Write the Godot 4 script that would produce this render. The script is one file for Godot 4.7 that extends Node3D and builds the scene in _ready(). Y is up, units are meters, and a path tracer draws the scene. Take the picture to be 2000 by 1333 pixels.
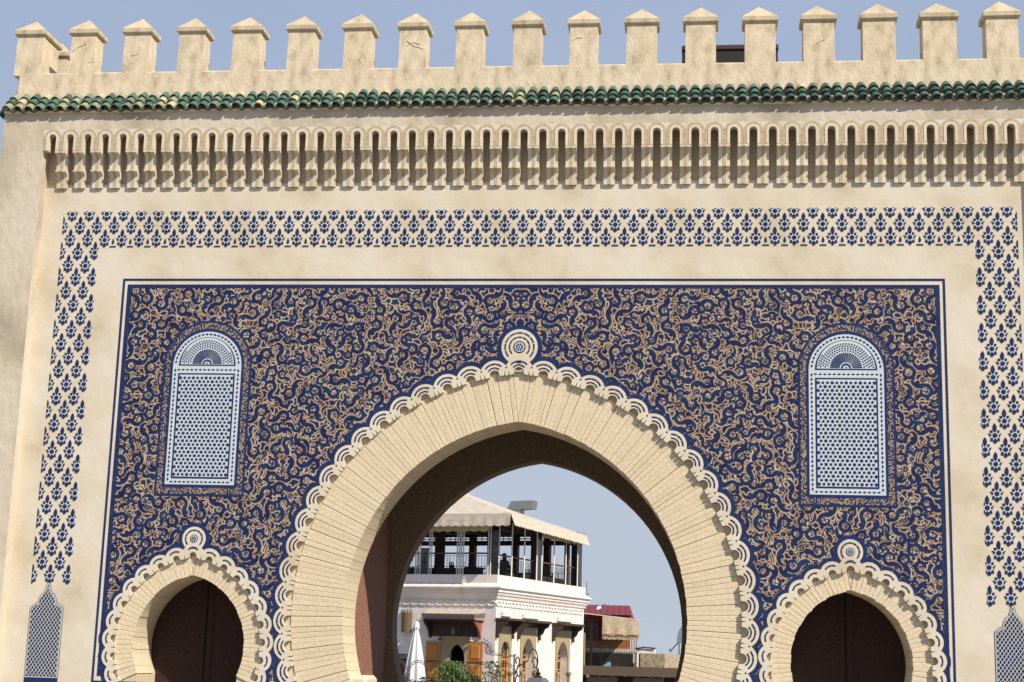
extends Node3D

var rng := RandomNumberGenerator.new()
var M := {}
var taken := {}

# ------------------------------------------------------------------ mesh collector
class Mb:
	var v := PackedVector3Array()
	var n := PackedVector3Array()
	var c := PackedColorArray()
	var u := PackedVector2Array()
	var col := Color(1, 1, 1)
	var xf := Transform3D.IDENTITY
	var uvs := Vector2.ZERO      # when set: u = |x| * uvs.x, v = (uvtop - y) * uvs.y
	var uvtop := 0.0

	func put(p: Vector3, nn: Vector3) -> void:
		v.push_back(xf * p)
		n.push_back((xf.basis * nn).normalized())
		c.push_back(col)
		if uvs != Vector2.ZERO:
			u.push_back(Vector2(absf(p.x) * uvs.x, (uvtop - p.y) * uvs.y))
		else:
			u.push_back(Vector2(p.x, -p.y))

	func tri(a: Vector3, b: Vector3, d: Vector3) -> void:
		var nn := (b - a).cross(d - a)
		if nn.length_squared() < 1e-18:
			return
		nn = nn.normalized()
		put(a, nn); put(d, nn); put(b, nn)

	func quad(a: Vector3, b: Vector3, d: Vector3, e: Vector3) -> void:
		tri(a, b, d); tri(a, d, e)

	func trin(a: Vector3, b: Vector3, d: Vector3, na: Vector3, nb: Vector3, nd: Vector3) -> void:
		put(a, na); put(d, nd); put(b, nb)

	func face(p: PackedVector2Array, z: float, up := true) -> void:
		var idx := Geometry2D.triangulate_polygon(p)
		for i in range(0, idx.size(), 3):
			var a := p[idx[i]]; var b := p[idx[i + 1]]; var d := p[idx[i + 2]]
			if ((b - a).cross(d - a) < 0.0) == up:
				var w := b; b = d; d = w
			tri(Vector3(a.x, a.y, z), Vector3(b.x, b.y, z), Vector3(d.x, d.y, z))

	func extrude(p0: PackedVector2Array, z0: float, z1: float, back := false) -> void:
		var p := ccw(p0)
		face(p, z1)
		if back:
			face(p, z0, false)
		for i in p.size():
			var a := p[i]; var b := p[(i + 1) % p.size()]
			quad(Vector3(a.x, a.y, z0), Vector3(b.x, b.y, z0), Vector3(b.x, b.y, z1), Vector3(a.x, a.y, z1))

	func prism(p0: PackedVector2Array, z0: float, z1: float, ch: float) -> void:
		var p := ccw(p0)
		var ins := Geometry2D.offset_polygon(p, -ch, Geometry2D.JOIN_MITER)
		var k := p.size()
		if ins.size() != 1 or ins[0].size() != k:
			extrude(p, z0, z1)
			return
		var q := ccw(ins[0])
		# align the inset's first corner with the outline's
		var best := 0
		for i in k:
			if q[i].distance_squared_to(p[0]) < q[best].distance_squared_to(p[0]):
				best = i
		for i in k:
			var a := p[i]; var b := p[(i + 1) % k]
			var c2 := q[(i + best) % k]; var d2 := q[(i + 1 + best) % k]
			var zm := z1 - ch
			quad(Vector3(a.x, a.y, z0), Vector3(b.x, b.y, z0), Vector3(b.x, b.y, zm), Vector3(a.x, a.y, zm))
			quad(Vector3(a.x, a.y, zm), Vector3(b.x, b.y, zm), Vector3(d2.x, d2.y, z1), Vector3(c2.x, c2.y, z1))
		face(q, z1)

	static func ccw(p: PackedVector2Array) -> PackedVector2Array:
		var s := 0.0
		for i in p.size():
			s += p[i].cross(p[(i + 1) % p.size()])
		if s >= 0.0:
			return p
		var q := p.duplicate()
		q.reverse()
		return q

	func box(a: Vector3, b: Vector3) -> void:
		extrude(PackedVector2Array([Vector2(a.x, a.y), Vector2(b.x, a.y), Vector2(b.x, b.y), Vector2(a.x, b.y)]), a.z, b.z, true)

	func cbox(a: Vector3, b: Vector3, ch: float) -> void:      # box with chamfered vertical and top edges
		var x0 := a.x; var x1 := b.x; var z0 := a.z; var z1 := b.z
		var lo := [Vector3(x0 + ch, 0, z1), Vector3(x1 - ch, 0, z1), Vector3(x1, 0, z1 - ch), Vector3(x1, 0, z0 + ch), Vector3(x1 - ch, 0, z0), Vector3(x0 + ch, 0, z0), Vector3(x0, 0, z0 + ch), Vector3(x0, 0, z1 - ch)]
		var m := Vector3((x0 + x1) * 0.5, 0, (z0 + z1) * 0.5)
		var top: Array[Vector3] = []
		for i in 8:
			var p: Vector3 = lo[i]
			top.push_back(p + (Vector3(signf(m.x - p.x), 0, signf(m.z - p.z))) * ch * 0.8)
		for i in 8:
			var p: Vector3 = lo[i]; var q: Vector3 = lo[(i + 1) % 8]
			var pt: Vector3 = top[i]; var qt: Vector3 = top[(i + 1) % 8]
			var y0 := Vector3(0, a.y, 0); var y1 := Vector3(0, b.y - ch, 0); var y2 := Vector3(0, b.y, 0)
			quad(p + y0, q + y0, q + y1, p + y1)
			quad(p + y1, q + y1, qt + y2, pt + y2)
			tri(pt + y2, qt + y2, m + y2)
			tri(q + y0, p + y0, m + y0)

	func hull8(p: Array) -> void:      # 0-3 bottom ring (counter-clockwise from above), 4-7 top ring
		quad(p[3], p[2], p[1], p[0]); quad(p[4], p[5], p[6], p[7])
		for i in 4:
			var j := (i + 1) % 4
			quad(p[i], p[j], p[j + 4], p[i + 4])

	func tube(path: Array, r: float, seg := 6, r1 := -1.0) -> void:
		var k := path.size()
		var rings: Array = []
		var nrm: Array = []
		var side := Vector3.ZERO
		for i in k:
			var d: Vector3 = (path[mini(i + 1, k - 1)] - path[maxi(i - 1, 0)]).normalized()
			if side == Vector3.ZERO:
				side = d.cross(Vector3.UP if absf(d.y) < 0.9 else Vector3.RIGHT).normalized()
			side = (side - d * side.dot(d)).normalized()
			var up := side.cross(d)
			var rr := r if r1 < 0.0 else lerpf(r, r1, float(i) / maxf(1.0, k - 1))
			var ring: Array[Vector3] = []
			var nn: Array[Vector3] = []
			for j in seg:
				var w := TAU * j / seg
				var o := side * cos(w) + up * sin(w)
				ring.push_back(path[i] + o * rr); nn.push_back(o)
			rings.push_back(ring); nrm.push_back(nn)
		for i in k - 1:
			for j in seg:
				var j2 := (j + 1) % seg
				trin(rings[i][j], rings[i + 1][j], rings[i + 1][j2], nrm[i][j], nrm[i + 1][j], nrm[i + 1][j2])
				trin(rings[i][j], rings[i + 1][j2], rings[i][j2], nrm[i][j], nrm[i + 1][j2], nrm[i][j2])
		for j in range(1, seg - 1):
			tri(rings[0][0], rings[0][j], rings[0][j + 1])
			tri(rings[k - 1][0], rings[k - 1][j + 1], rings[k - 1][j])

	func lathe(prof: Array, seg: int, o: Vector3, pleat := 0.0, pn := 0) -> void:
		for i in prof.size() - 1:
			var a: Vector2 = prof[i]; var b: Vector2 = prof[i + 1]
			for j in seg:
				var w0 := TAU * j / seg; var w1 := TAU * (j + 1) / seg
				var k0 := 1.0 + pleat * cos(w0 * pn); var k1 := 1.0 + pleat * cos(w1 * pn)
				var p := func(q: Vector2, w: float, kk: float) -> Vector3: return o + Vector3(cos(w) * q.x * kk, q.y, -sin(w) * q.x * kk)
				quad(p.call(a, w0, k0), p.call(a, w1, k1), p.call(b, w1, k1), p.call(b, w0, k0))

	func mesh(mats: Array = []) -> ArrayMesh:
		var m := ArrayMesh.new()
		add_to(m)
		for i in mats.size():
			m.surface_set_material(i, mats[i])
		return m

	func add_to(m: ArrayMesh) -> void:
		var a := []
		a.resize(Mesh.ARRAY_MAX)
		a[Mesh.ARRAY_VERTEX] = v; a[Mesh.ARRAY_NORMAL] = n; a[Mesh.ARRAY_COLOR] = c; a[Mesh.ARRAY_TEX_UV] = u
		m.add_surface_from_arrays(Mesh.PRIMITIVE_TRIANGLES, a)

# ------------------------------------------------------------------ nodes
func numbered(called: String) -> String:
	var k: int = taken.get(called, 0)
	taken[called] = k + 1
	return called if k == 0 else "%s_%03d" % [called, k]

func tag(o: Node3D, label: String, category: String, group := "") -> Node3D:
	o.set_meta("label", label)
	o.set_meta("category", category)
	if group:
		o.set_meta("group", group)
	return o

func thing(called: String, label: String, category: String, at := Transform3D.IDENTITY, group := "") -> Node3D:
	var o := Node3D.new()
	o.name = numbered(called)
	add_child(o)
	o.transform = at
	tag(o, label, category, group)
	return o

func show_mesh(called: String, m: Mesh, parent: Node = self, at := Transform3D.IDENTITY) -> MeshInstance3D:
	var o := MeshInstance3D.new()
	o.mesh = m
	o.transform = at
	if parent == self:
		o.name = numbered(called)
		add_child(o)
	else:
		o.name = numbered(String(parent.name) + "/" + called).get_slice("/", 1)
		parent.add_child(o, true)
	return o

func obj(called: String, b: Mb, m: Material, parent: Node = self) -> MeshInstance3D:
	return show_mesh(called, b.mesh([m]), parent)

func stuff(o: Node3D) -> Node3D:
	o.set_meta("kind", "stuff")
	return o

func part_group(called: String, parent: Node) -> Node3D:
	var o := Node3D.new()
	o.name = called
	parent.add_child(o, true)
	return o

# ------------------------------------------------------------------ materials
func lin(r: float, g: float, b: float) -> Color:
	return Color(r, g, b).linear_to_srgb()

func flat(r: float, g: float, b: float, rough := 0.8, metal := 0.0) -> StandardMaterial3D:
	var m := StandardMaterial3D.new()
	m.albedo_color = lin(r, g, b)
	m.roughness = rough
	m.metallic = metal
	m.vertex_color_use_as_albedo = true
	return m

func noise_tex(seed_: int, freq: float, ramp: Array, size := 512, oct := 5, typ := FastNoiseLite.TYPE_SIMPLEX_SMOOTH) -> NoiseTexture2D:
	var f := FastNoiseLite.new()
	f.seed = seed_
	f.noise_type = typ
	f.frequency = freq
	f.fractal_octaves = oct
	var t := NoiseTexture2D.new()
	t.width = size; t.height = size
	t.seamless = true
	t.noise = f
	t.generate_mipmaps = false
	var g := Gradient.new()
	g.offsets = PackedFloat32Array()
	var off := PackedFloat32Array(); var cols := PackedColorArray()
	for r in ramp:
		off.push_back(r[0]); cols.push_back(lin(r[1], r[2], r[3]))
	g.offsets = off; g.colors = cols
	t.color_ramp = g
	return t

func normal_tex(seed_: int, freq: float, strength: float, oct := 4, size := 512) -> NoiseTexture2D:
	var f := FastNoiseLite.new()
	f.seed = seed_
	f.frequency = freq
	f.fractal_octaves = oct
	var t := NoiseTexture2D.new()
	t.width = size; t.height = size
	t.seamless = true
	t.noise = f
	t.as_normal_map = true
	t.bump_strength = strength
	t.generate_mipmaps = false
	return t

func plaster(tex: Texture2D, scale: Vector3, nt: Texture2D, ns: float, rough := 0.9) -> StandardMaterial3D:
	var m := StandardMaterial3D.new()
	m.albedo_texture = tex
	m.uv1_triplanar = true
	m.uv1_world_triplanar = true
	m.uv1_scale = scale
	m.roughness = rough
	m.vertex_color_use_as_albedo = true
	if nt:
		m.normal_enabled = true
		m.normal_texture = nt
		m.normal_scale = ns
	return m

func materials() -> void:
	var nrm := normal_tex(5, 0.02, 6.0)
	var fine := normal_tex(9, 0.06, 6.0)
	# facade limewash: pale, warm, faint clouds; parapet: mottled, grey stains
	M.wall = plaster(noise_tex(11, 0.006, [[0.0, 0.498, 0.427, 0.306], [0.30, 0.569, 0.509, 0.399], [0.6, 0.602, 0.551, 0.453], [1.0, 0.627, 0.590, 0.506]], 512, 6), Vector3(0.22, 0.22, 0.22), nrm, 0.10)
	M.old = plaster(noise_tex(23, 0.014, [[0.0, 0.36, 0.295, 0.205], [0.22, 0.50, 0.425, 0.305], [0.45, 0.585, 0.505, 0.37], [0.7, 0.635, 0.55, 0.41], [1.0, 0.69, 0.62, 0.495]], 512, 7), Vector3(0.55, 0.26, 0.55), fine, 0.12)
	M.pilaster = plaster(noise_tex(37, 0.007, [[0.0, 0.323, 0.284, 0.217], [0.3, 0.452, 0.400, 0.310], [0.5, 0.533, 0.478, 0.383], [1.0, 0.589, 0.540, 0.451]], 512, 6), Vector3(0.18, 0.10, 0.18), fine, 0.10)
	M.beige = plaster(noise_tex(41, 0.03, [[0.0, 0.34, 0.265, 0.16], [0.5, 0.45, 0.365, 0.24], [1.0, 0.52, 0.435, 0.31]]), Vector3(0.7, 0.7, 0.7), fine, 0.2)
	M.brick = plaster(noise_tex(43, 0.05, [[0.0, 0.52, 0.435, 0.295], [0.3, 0.60, 0.515, 0.37], [0.65, 0.635, 0.55, 0.405], [1.0, 0.675, 0.605, 0.465]], 512, 5), Vector3(0.55, 0.55, 0.55), fine, 0.12)
	M.mortar = plaster(noise_tex(47, 0.05, [[0.0, 0.495, 0.396, 0.259], [1.0, 0.660, 0.550, 0.396]]), Vector3(0.8, 0.8, 0.8), fine, 0.3)
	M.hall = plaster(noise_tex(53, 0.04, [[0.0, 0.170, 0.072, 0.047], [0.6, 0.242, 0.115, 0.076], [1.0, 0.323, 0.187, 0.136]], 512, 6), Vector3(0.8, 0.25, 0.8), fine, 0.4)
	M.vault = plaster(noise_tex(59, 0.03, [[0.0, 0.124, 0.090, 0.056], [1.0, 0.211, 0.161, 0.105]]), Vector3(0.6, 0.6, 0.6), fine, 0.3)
	M.ground = plaster(noise_tex(61, 0.02, [[0.0, 0.17, 0.15, 0.125], [1.0, 0.30, 0.27, 0.23]]), Vector3(0.2, 0.2, 0.2), null, 0.0)
	M.door = plaster(noise_tex(67, 0.03, [[0.0, 0.0168, 0.0043, 0.0026], [0.75, 0.0269, 0.0065, 0.0040], [0.86, 0.0392, 0.0094, 0.0066], [1.0, 0.0694, 0.0194, 0.0125]], 512, 6), Vector3(1.1, 0.35, 1.1), fine, 0.8, 0.75)
	M.blue = flat(0.014, 0.030, 0.106, 0.38)
	M.blue.metallic_specular = 0.3
	M.white = flat(0.60, 0.64, 0.66, 0.45)
	M.lattice = flat(0.50, 0.56, 0.61, 0.5)
	M.grout = flat(0.46, 0.38, 0.27, 0.9)
	M.niche_white = flat(0.56, 0.56, 0.52, 0.6)
	var greens := [[0.040, 0.100, 0.078], [0.064, 0.135, 0.104], [0.028, 0.066, 0.053], [0.14, 0.20, 0.135], [0.27, 0.30, 0.185], [0.44, 0.39, 0.26]]
	M.green = []
	for i in 6:
		var g: Array = greens[i]
		var t := noise_tex(70 + i, 0.035, [[0.0, g[0] * 0.45, g[1] * 0.42, g[2] * 0.42], [0.45, g[0], g[1], g[2]], [0.8, g[0] * 1.25, g[1] * 1.2, g[2] * 1.2], [1.0, g[0] * 2.0 + 0.08, g[1] * 1.5 + 0.06, g[2] * 1.6 + 0.04]], 256)
		M.green.push_back(plaster(t, Vector3(2.2, 2.2, 2.2), fine, 0.6, 0.42))
	M.iron = flat(0.018, 0.017, 0.018, 0.55, 0.3)
	M.rust = flat(0.085, 0.050, 0.038, 0.7)
	M.dark = flat(0.014, 0.012, 0.012, 0.8)
	M.brown = flat(0.045, 0.026, 0.019, 0.7)
	M.cafe = plaster(noise_tex(83, 0.01, [[0.0, 0.559, 0.505, 0.480], [0.4, 0.675, 0.630, 0.616], [1.0, 0.733, 0.706, 0.699]]), Vector3(0.3, 0.3, 0.3), fine, 0.10)
	M.stucco = plaster(noise_tex(89, 0.09, [[0.0, 0.16, 0.12, 0.06], [0.45, 0.38, 0.315, 0.19], [1.0, 0.50, 0.43, 0.29]]), Vector3(1.0, 1.0, 1.0), normal_tex(13, 0.09, 14.0), 0.8)
	M.canvas = plaster(noise_tex(97, 0.012, [[0.0, 0.368, 0.314, 0.242], [0.5, 0.480, 0.428, 0.356], [1.0, 0.544, 0.502, 0.441]]), Vector3(0.35, 0.9, 0.35), fine, 0.3)
	M.canvas2 = plaster(noise_tex(101, 0.02, [[0.0, 0.345, 0.270, 0.178], [0.5, 0.460, 0.374, 0.259], [1.0, 0.540, 0.454, 0.328]]), Vector3(0.6, 0.3, 0.6), fine, 0.5)
	M.valance = flat(0.62, 0.58, 0.41, 0.8)
	M.post = flat(0.66, 0.64, 0.61, 0.6)
	M.rail = flat(0.125, 0.045, 0.035, 0.5)
	M.orange = plaster(noise_tex(103, 0.05, [[0.0, 0.30, 0.125, 0.022], [0.5, 0.42, 0.185, 0.035], [1.0, 0.50, 0.24, 0.055]]), Vector3(2.5, 0.5, 2.5), null, 0.0, 0.5)
	M.pane = StandardMaterial3D.new()
	M.pane.albedo_color = Color(0.07, 0.11, 0.09, 0.82)
	M.pane.transparency = BaseMaterial3D.TRANSPARENCY_ALPHA
	M.pane.roughness = 0.05
	M.cloth = flat(0.62, 0.64, 0.66, 0.85)
	M.red = flat(0.175, 0.026, 0.036, 0.6)
	M.redcloth = flat(0.27, 0.022, 0.040, 0.8)
	M.leaf = flat(0.065, 0.125, 0.026, 0.55)
	M.leaf.backlight_enabled = true
	M.leaf.backlight = lin(0.05, 0.09, 0.01)
	M.leaf2 = flat(0.035, 0.075, 0.028, 0.55)
	M.metal = flat(0.30, 0.32, 0.33, 0.4, 0.7)
	M.grey = flat(0.11, 0.12, 0.13, 0.55)
	M.dish = flat(0.72, 0.73, 0.74, 0.45)
	M.concrete = plaster(noise_tex(107, 0.02, [[0.0, 0.10, 0.085, 0.055], [0.45, 0.25, 0.21, 0.145], [1.0, 0.42, 0.355, 0.25]], 512, 6), Vector3(0.8, 0.35, 0.8), fine, 0.2)
	M.pale_concrete = plaster(noise_tex(113, 0.02, [[0.0, 0.26, 0.21, 0.14], [0.4, 0.46, 0.39, 0.28], [1.0, 0.60, 0.53, 0.40]], 512, 6), Vector3(1.2, 0.3, 1.2), fine, 0.2)
	M.crack = flat(0.42, 0.345, 0.245, 0.95)
	M.skin = flat(0.36, 0.19, 0.12, 0.6)
	M.hair = flat(0.015, 0.011, 0.010, 0.6)
	M.jacket = flat(0.022, 0.022, 0.026, 0.85)
	M.tarp = flat(0.11, 0.29, 0.46, 0.6)
	M.wood = plaster(noise_tex(109, 0.04, [[0.0, 0.06, 0.04, 0.026], [1.0, 0.15, 0.105, 0.068]]), Vector3(3.0, 0.5, 3.0), null, 0.0, 0.8)
	M.sconce = flat(0.125, 0.085, 0.045, 0.8)
	M.redwood = flat(0.26, 0.085, 0.055, 0.75)
	M.frieze = flat(0.30, 0.19, 0.185, 0.8)
	M.pipe = flat(0.28, 0.20, 0.12, 0.7)
	M.weed = flat(0.30, 0.24, 0.13, 0.9)

# ------------------------------------------------------------------ the glaze pattern of the arabesque tiles
var ink := PackedByteArray()
const IW := 1280
const IH := 1240
const IS := 188.2            # texels per metre: 6.8 m wide

func disc(x: float, y: float, r: float, val: int) -> void:
	var y0 := maxi(0, int(ceil(y - r))); var y1 := mini(IH - 1, int(floor(y + r)))
	for yy in range(y0, y1 + 1):
		var h := sqrt(maxf(0.0, r * r - (yy - y) * (yy - y)))
		var x0 := maxi(0, int(ceil(x - h))); var x1 := mini(IW - 1, int(floor(x + h)))
		var o := yy * IW
		for xx in range(x0, x1 + 1):
			ink[o + xx] = val

func stroke(p: PackedVector2Array, w: PackedFloat32Array, halo: float) -> void:
	for pass_ in (2 if halo > 0.0 else 1):
		var add := halo if (pass_ == 0 and halo > 0.0) else 0.0
		var val := 0 if add > 0.0 else 255
		for i in p.size() - 1:
			var a := p[i]; var b := p[i + 1]
			var r := maxf(0.8, minf(w[i], w[i + 1]) * 0.5 + add)
			var k := maxi(1, int(ceil(a.distance_to(b) / maxf(1.0, r * 0.45))))
			for j in k:
				var f := float(j) / k
				var q := a.lerp(b, f)
				disc(q.x, q.y, maxf(0.75, lerpf(w[i], w[i + 1], f) * 0.5 + add), val)

func busy(p: PackedVector2Array, w: PackedFloat32Array) -> float:
	var hit := 0.0; var all := 0.0
	for i in range(0, p.size(), 2):
		var d := (p[mini(i + 1, p.size() - 1)] - p[maxi(i - 1, 0)]).normalized().orthogonal() * (w[i] * 0.5 + 2.0)
		for k in [-1.0, 0.0, 1.0]:
			var q: Vector2 = p[i] + d * k
			all += 1.0
			if q.x < 0 or q.y < 0 or q.x >= IW or q.y >= IH:
				hit += 0.25
			elif ink[int(q.y) * IW + int(q.x)] == 255:
				hit += 1.0
	return hit / all

func scroll(c: Vector2, R: float, phi: float, s: float, fat: float, most: float) -> bool:
	var p := PackedVector2Array(); var w := PackedFloat32Array()
	var sweep := rng.randf_range(4.7, 5.5)
	var k := 16
	for i in k + 1:
		var f := float(i) / k
		var a := phi + s * sweep * f
		p.push_back(c + Vector2(cos(a), sin(a)) * R * lerpf(0.80, 1.08, f))
		w.push_back(lerpf(0.45, 0.80, minf(1.0, f * 1.8)) * fat)
	var h := phi + s * (sweep + PI / 2)
	var q := p[k]
	var R2 := R * rng.randf_range(1.15, 1.9)
	var st := R * 0.25
	var m := int(rng.randf_range(11, 17))
	for i in m:
		q += Vector2(cos(h), sin(h)) * st
		h -= s * st / R2 * (1.0 if i < m - 6 else 1.6)
		p.push_back(q)
		w.push_back(fat * lerpf(1.0, 0.18, pow(float(i) / (m - 1), 2.0)))
	if busy(p, w) > most:
		return false
	stroke(p, w, 2.3)
	for i in 3:
		var a := phi + s * (0.8 + i * 1.15)
		var o := c + Vector2(cos(a), sin(a)) * (R + fat * 0.42)
		disc(o.x, o.y, fat * 0.36, 255)
	var t := p[k + 5]
	var nn := (p[k + 6] - p[k + 4]).normalized().orthogonal() * s
	disc(t.x + nn.x * fat * 0.55, t.y + nn.y * fat * 0.55, fat * 0.42, 255)
	var a2 := rng.randf() * TAU
	for i in 2 + rng.randi() % 2:
		var d := Vector2.from_angle(a2)
		var o := d.orthogonal() * rng.randf_range(-0.3, 0.3) * R
		stroke(PackedVector2Array([c - d * R * 0.9 + o, c + d * R * 0.9 + o]), PackedFloat32Array([2.4, 2.4]), 0.0)
		a2 += rng.randf_range(0.9, 1.7)
	return true

func curl(c: Vector2, R: float, phi: float, s: float, wid: float, most: float) -> bool:
	var p := PackedVector2Array(); var w := PackedFloat32Array()
	var k := 20
	for i in k + 1:
		var f := float(i) / k
		var a := phi + s * 7.4 * f
		p.push_back(c + Vector2(cos(a), sin(a)) * R * lerpf(0.12, 1.0, pow(f, 0.8)))
		w.push_back(wid * (1.15 - 0.5 * absf(f - 0.5)))
	var h := phi + s * (7.4 + PI / 2)
	var q := p[k]
	for i in 8:
		q += Vector2(cos(h), sin(h)) * R * 0.4
		h -= s * 0.30
		p.push_back(q); w.push_back(wid * (0.95 - 0.10 * i))
	if busy(p, w) > most:
		return false
	stroke(p, w, 2.0)
	return true

func leaf_mark(c: Vector2, a: float, L: float, wid: float, most: float) -> bool:
	var d := Vector2.from_angle(a); var o := d.orthogonal() * (1.0 if rng.randf() < 0.5 else -1.0)
	var p := PackedVector2Array(); var w := PackedFloat32Array()
	for i in 9:
		var f := i / 8.0
		p.push_back(c + d * L * (f - 0.5) + o * L * 0.24 * sin(f * PI))
		w.push_back(wid * sin(PI * clampf(pow(f, 0.7) * 0.92 + 0.05, 0, 1)))
	if busy(p, w) > most:
		return false
	stroke(p, w, 1.8)
	return true

func hoop(c: Vector2, R: float, a0: float, sweep: float, wid: float, under := true) -> void:
	var p := PackedVector2Array(); var w := PackedFloat32Array()
	var k := int(clampf(R * absf(sweep) / 6.0, 8, 40))
	for i in k + 1:
		var a := a0 + sweep * i / k
		p.push_back(c + Vector2(cos(a), sin(a)) * R); w.push_back(wid)
	for i in k:
		var n := int(ceil(p[i].distance_to(p[i + 1])))
		for j in n:
			var q := p[i].lerp(p[i + 1], float(j) / n)
			if under or ink[clampi(int(q.y), 0, IH - 1) * IW + clampi(int(q.x), 0, IW - 1)] == 0:
				disc(q.x, q.y, wid * 0.5, 254)

func spot() -> Vector2:
	return Vector2(rng.randf() * IW, rng.randf() * IH)

func flip() -> float:
	return -1.0 if rng.randf() < 0.5 else 1.0

func fill_gaps() -> void:       # ground farther than a line's width from any glaze is glazed too, in leaf-like fillets
	var d := PackedByteArray()
	d.resize(IW * IH)
	for i in IW * IH:
		d[i] = 0 if ink[i] > 0 else 60
	for y in range(1, IH):
		var o := y * IW
		for x in range(1, IW - 1):
			var i := o + x
			if d[i] > 0:
				d[i] = mini(mini(mini(d[i], d[i - 1] + 3), d[i - IW] + 3), mini(d[i - IW - 1], d[i - IW + 1]) + 4)
	for y in range(IH - 2, -1, -1):
		var o := y * IW
		for x in range(IW - 2, 0, -1):
			var i := o + x
			if d[i] > 0:
				d[i] = mini(mini(mini(d[i], d[i + 1] + 3), d[i + IW] + 3), mini(d[i + IW + 1], d[i + IW - 1]) + 4)
	for i in IW * IH:
		if d[i] > 13:
			ink[i] = 255

func arabesque() -> StandardMaterial3D:
	ink.resize(IW * IH)
	ink.fill(0)
	for i in 620:
		var c := spot(); var R := rng.randf_range(0.08, 0.24) * IS; var a := rng.randf() * TAU; var sw := rng.randf_range(2.0, 5.0)
		hoop(c, R, a, sw, 3.2)
		if i % 2:
			hoop(c, R + 7.0, a + 0.1, sw - 0.3, 2.8)
	for i in 9000:
		scroll(spot(), rng.randf_range(0.076, 0.094) * IS, rng.randf() * TAU, flip(), rng.randf_range(0.072, 0.084) * IS, 0.08)
	for i in 9000:
		scroll(spot(), rng.randf_range(0.054, 0.068) * IS, rng.randf() * TAU, flip(), rng.randf_range(0.052, 0.062) * IS, 0.11)
	for i in 9000:
		curl(spot(), rng.randf_range(0.032, 0.052) * IS, rng.randf() * TAU, flip(), rng.randf_range(0.022, 0.030) * IS, 0.08)
	for i in 16000:
		leaf_mark(spot(), rng.randf() * TAU, rng.randf_range(0.09, 0.20) * IS, rng.randf_range(0.040, 0.058) * IS, 0.06)
	for i in 7000:
		leaf_mark(spot(), rng.randf() * TAU, rng.randf_range(0.05, 0.10) * IS, rng.randf_range(0.028, 0.040) * IS, 0.08)
	fill_gaps()
	for i in 120:
		hoop(spot(), rng.randf_range(0.05, 0.18) * IS, rng.randf() * TAU, rng.randf_range(1.5, 4.5), 2.4, false)
	var f := FastNoiseLite.new()
	f.seed = 3; f.frequency = 0.02; f.fractal_octaves = 4
	var na := f.get_image(IW, IH).get_data()
	f.seed = 8; f.frequency = 0.12
	var nb := f.get_image(IW, IH).get_data()
	var px := PackedByteArray()
	px.resize(IW * IH * 3)
	var lut: Array = []
	var bl := PackedByteArray(); var gr := PackedByteArray()
	for i in 256:
		var k := i / 255.0
		var b := lin(0.010, 0.020, 0.078).lerp(lin(0.018, 0.043, 0.110), smoothstep(0.35, 0.85, k))
		var g := lin(0.36, 0.225, 0.125).lerp(lin(0.53, 0.43, 0.29), smoothstep(0.3, 0.75, k))
		bl.append_array(PackedByteArray([int(b.r * 255), int(b.g * 255), int(b.b * 255)]))
		gr.append_array(PackedByteArray([int(g.r * 255), int(g.g * 255), int(g.b * 255)]))
	for i in IW * IH:
		if ink[i] > 0:
			var k := (na[i] * 2 + nb[i]) / 3 * 3
			px[i * 3] = bl[k]; px[i * 3 + 1] = bl[k + 1]; px[i * 3 + 2] = bl[k + 2]
		else:
			var k := (na[i] + nb[i]) / 2 * 3
			px[i * 3] = gr[k]; px[i * 3 + 1] = gr[k + 1]; px[i * 3 + 2] = gr[k + 2]
	var m := StandardMaterial3D.new()
	m.albedo_texture = ImageTexture.create_from_image(Image.create_from_data(IW, IH, false, Image.FORMAT_RGB8, px))
	m.vertex_color_use_as_albedo = true
	m.roughness = 0.5
	m.metallic_specular = 0.25
	return m

# ------------------------------------------------------------------ gate geometry
func arch_pts(cx: float, yc: float, e: float, r: float, th_end: float, base: float) -> PackedVector2Array:   # left foot, up over the apex, right foot
	var right := PackedVector2Array()
	var ta := acos(e / r)
	var k := 26
	for i in k + 1:
		var th := lerpf(ta, th_end, float(i) / k)
		right.push_back(Vector2(-e + r * cos(th), yc + r * sin(th)))
	right.push_back(Vector2(right[k].x, base))
	var p := PackedVector2Array()
	for i in range(right.size() - 1, 0, -1):
		p.push_back(Vector2(cx - right[i].x, right[i].y))
	for q in right:
		p.push_back(Vector2(cx + q.x, q.y))
	return p

func biggest(list: Array) -> PackedVector2Array:
	var best := PackedVector2Array(); var ba := -1.0
	for p in list:
		var s := 0.0
		for i in p.size():
			s += p[i].cross(p[(i + 1) % p.size()])
		if absf(s) > ba:
			ba = absf(s); best = p
	return Mb.ccw(best)

func minus(list: Array, cut: PackedVector2Array) -> Array:
	var out: Array = []
	for p in list:
		for q in Geometry2D.clip_polygons(p, cut):
			out.push_back(q)
	return out

func circle(c: Vector2, r: float, k := 28) -> PackedVector2Array:
	var p := PackedVector2Array()
	for i in k:
		p.push_back(c + Vector2(cos(TAU * i / k), sin(TAU * i / k)) * r)
	return p

func arc_strip(c: Vector2, dir: Vector2, r: float, w: float, a0: float, a1: float, k := 6) -> PackedVector2Array:
	var p := PackedVector2Array()
	var b := dir.angle()
	for i in k + 1:
		var a := b + lerpf(a0, a1, float(i) / k)
		p.push_back(c + Vector2(cos(a), sin(a)) * (r - w * 0.5))
	for i in range(k, -1, -1):
		var a := b + lerpf(a0, a1, float(i) / k)
		p.push_back(c + Vector2(cos(a), sin(a)) * (r + w * 0.5))
	return p

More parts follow.
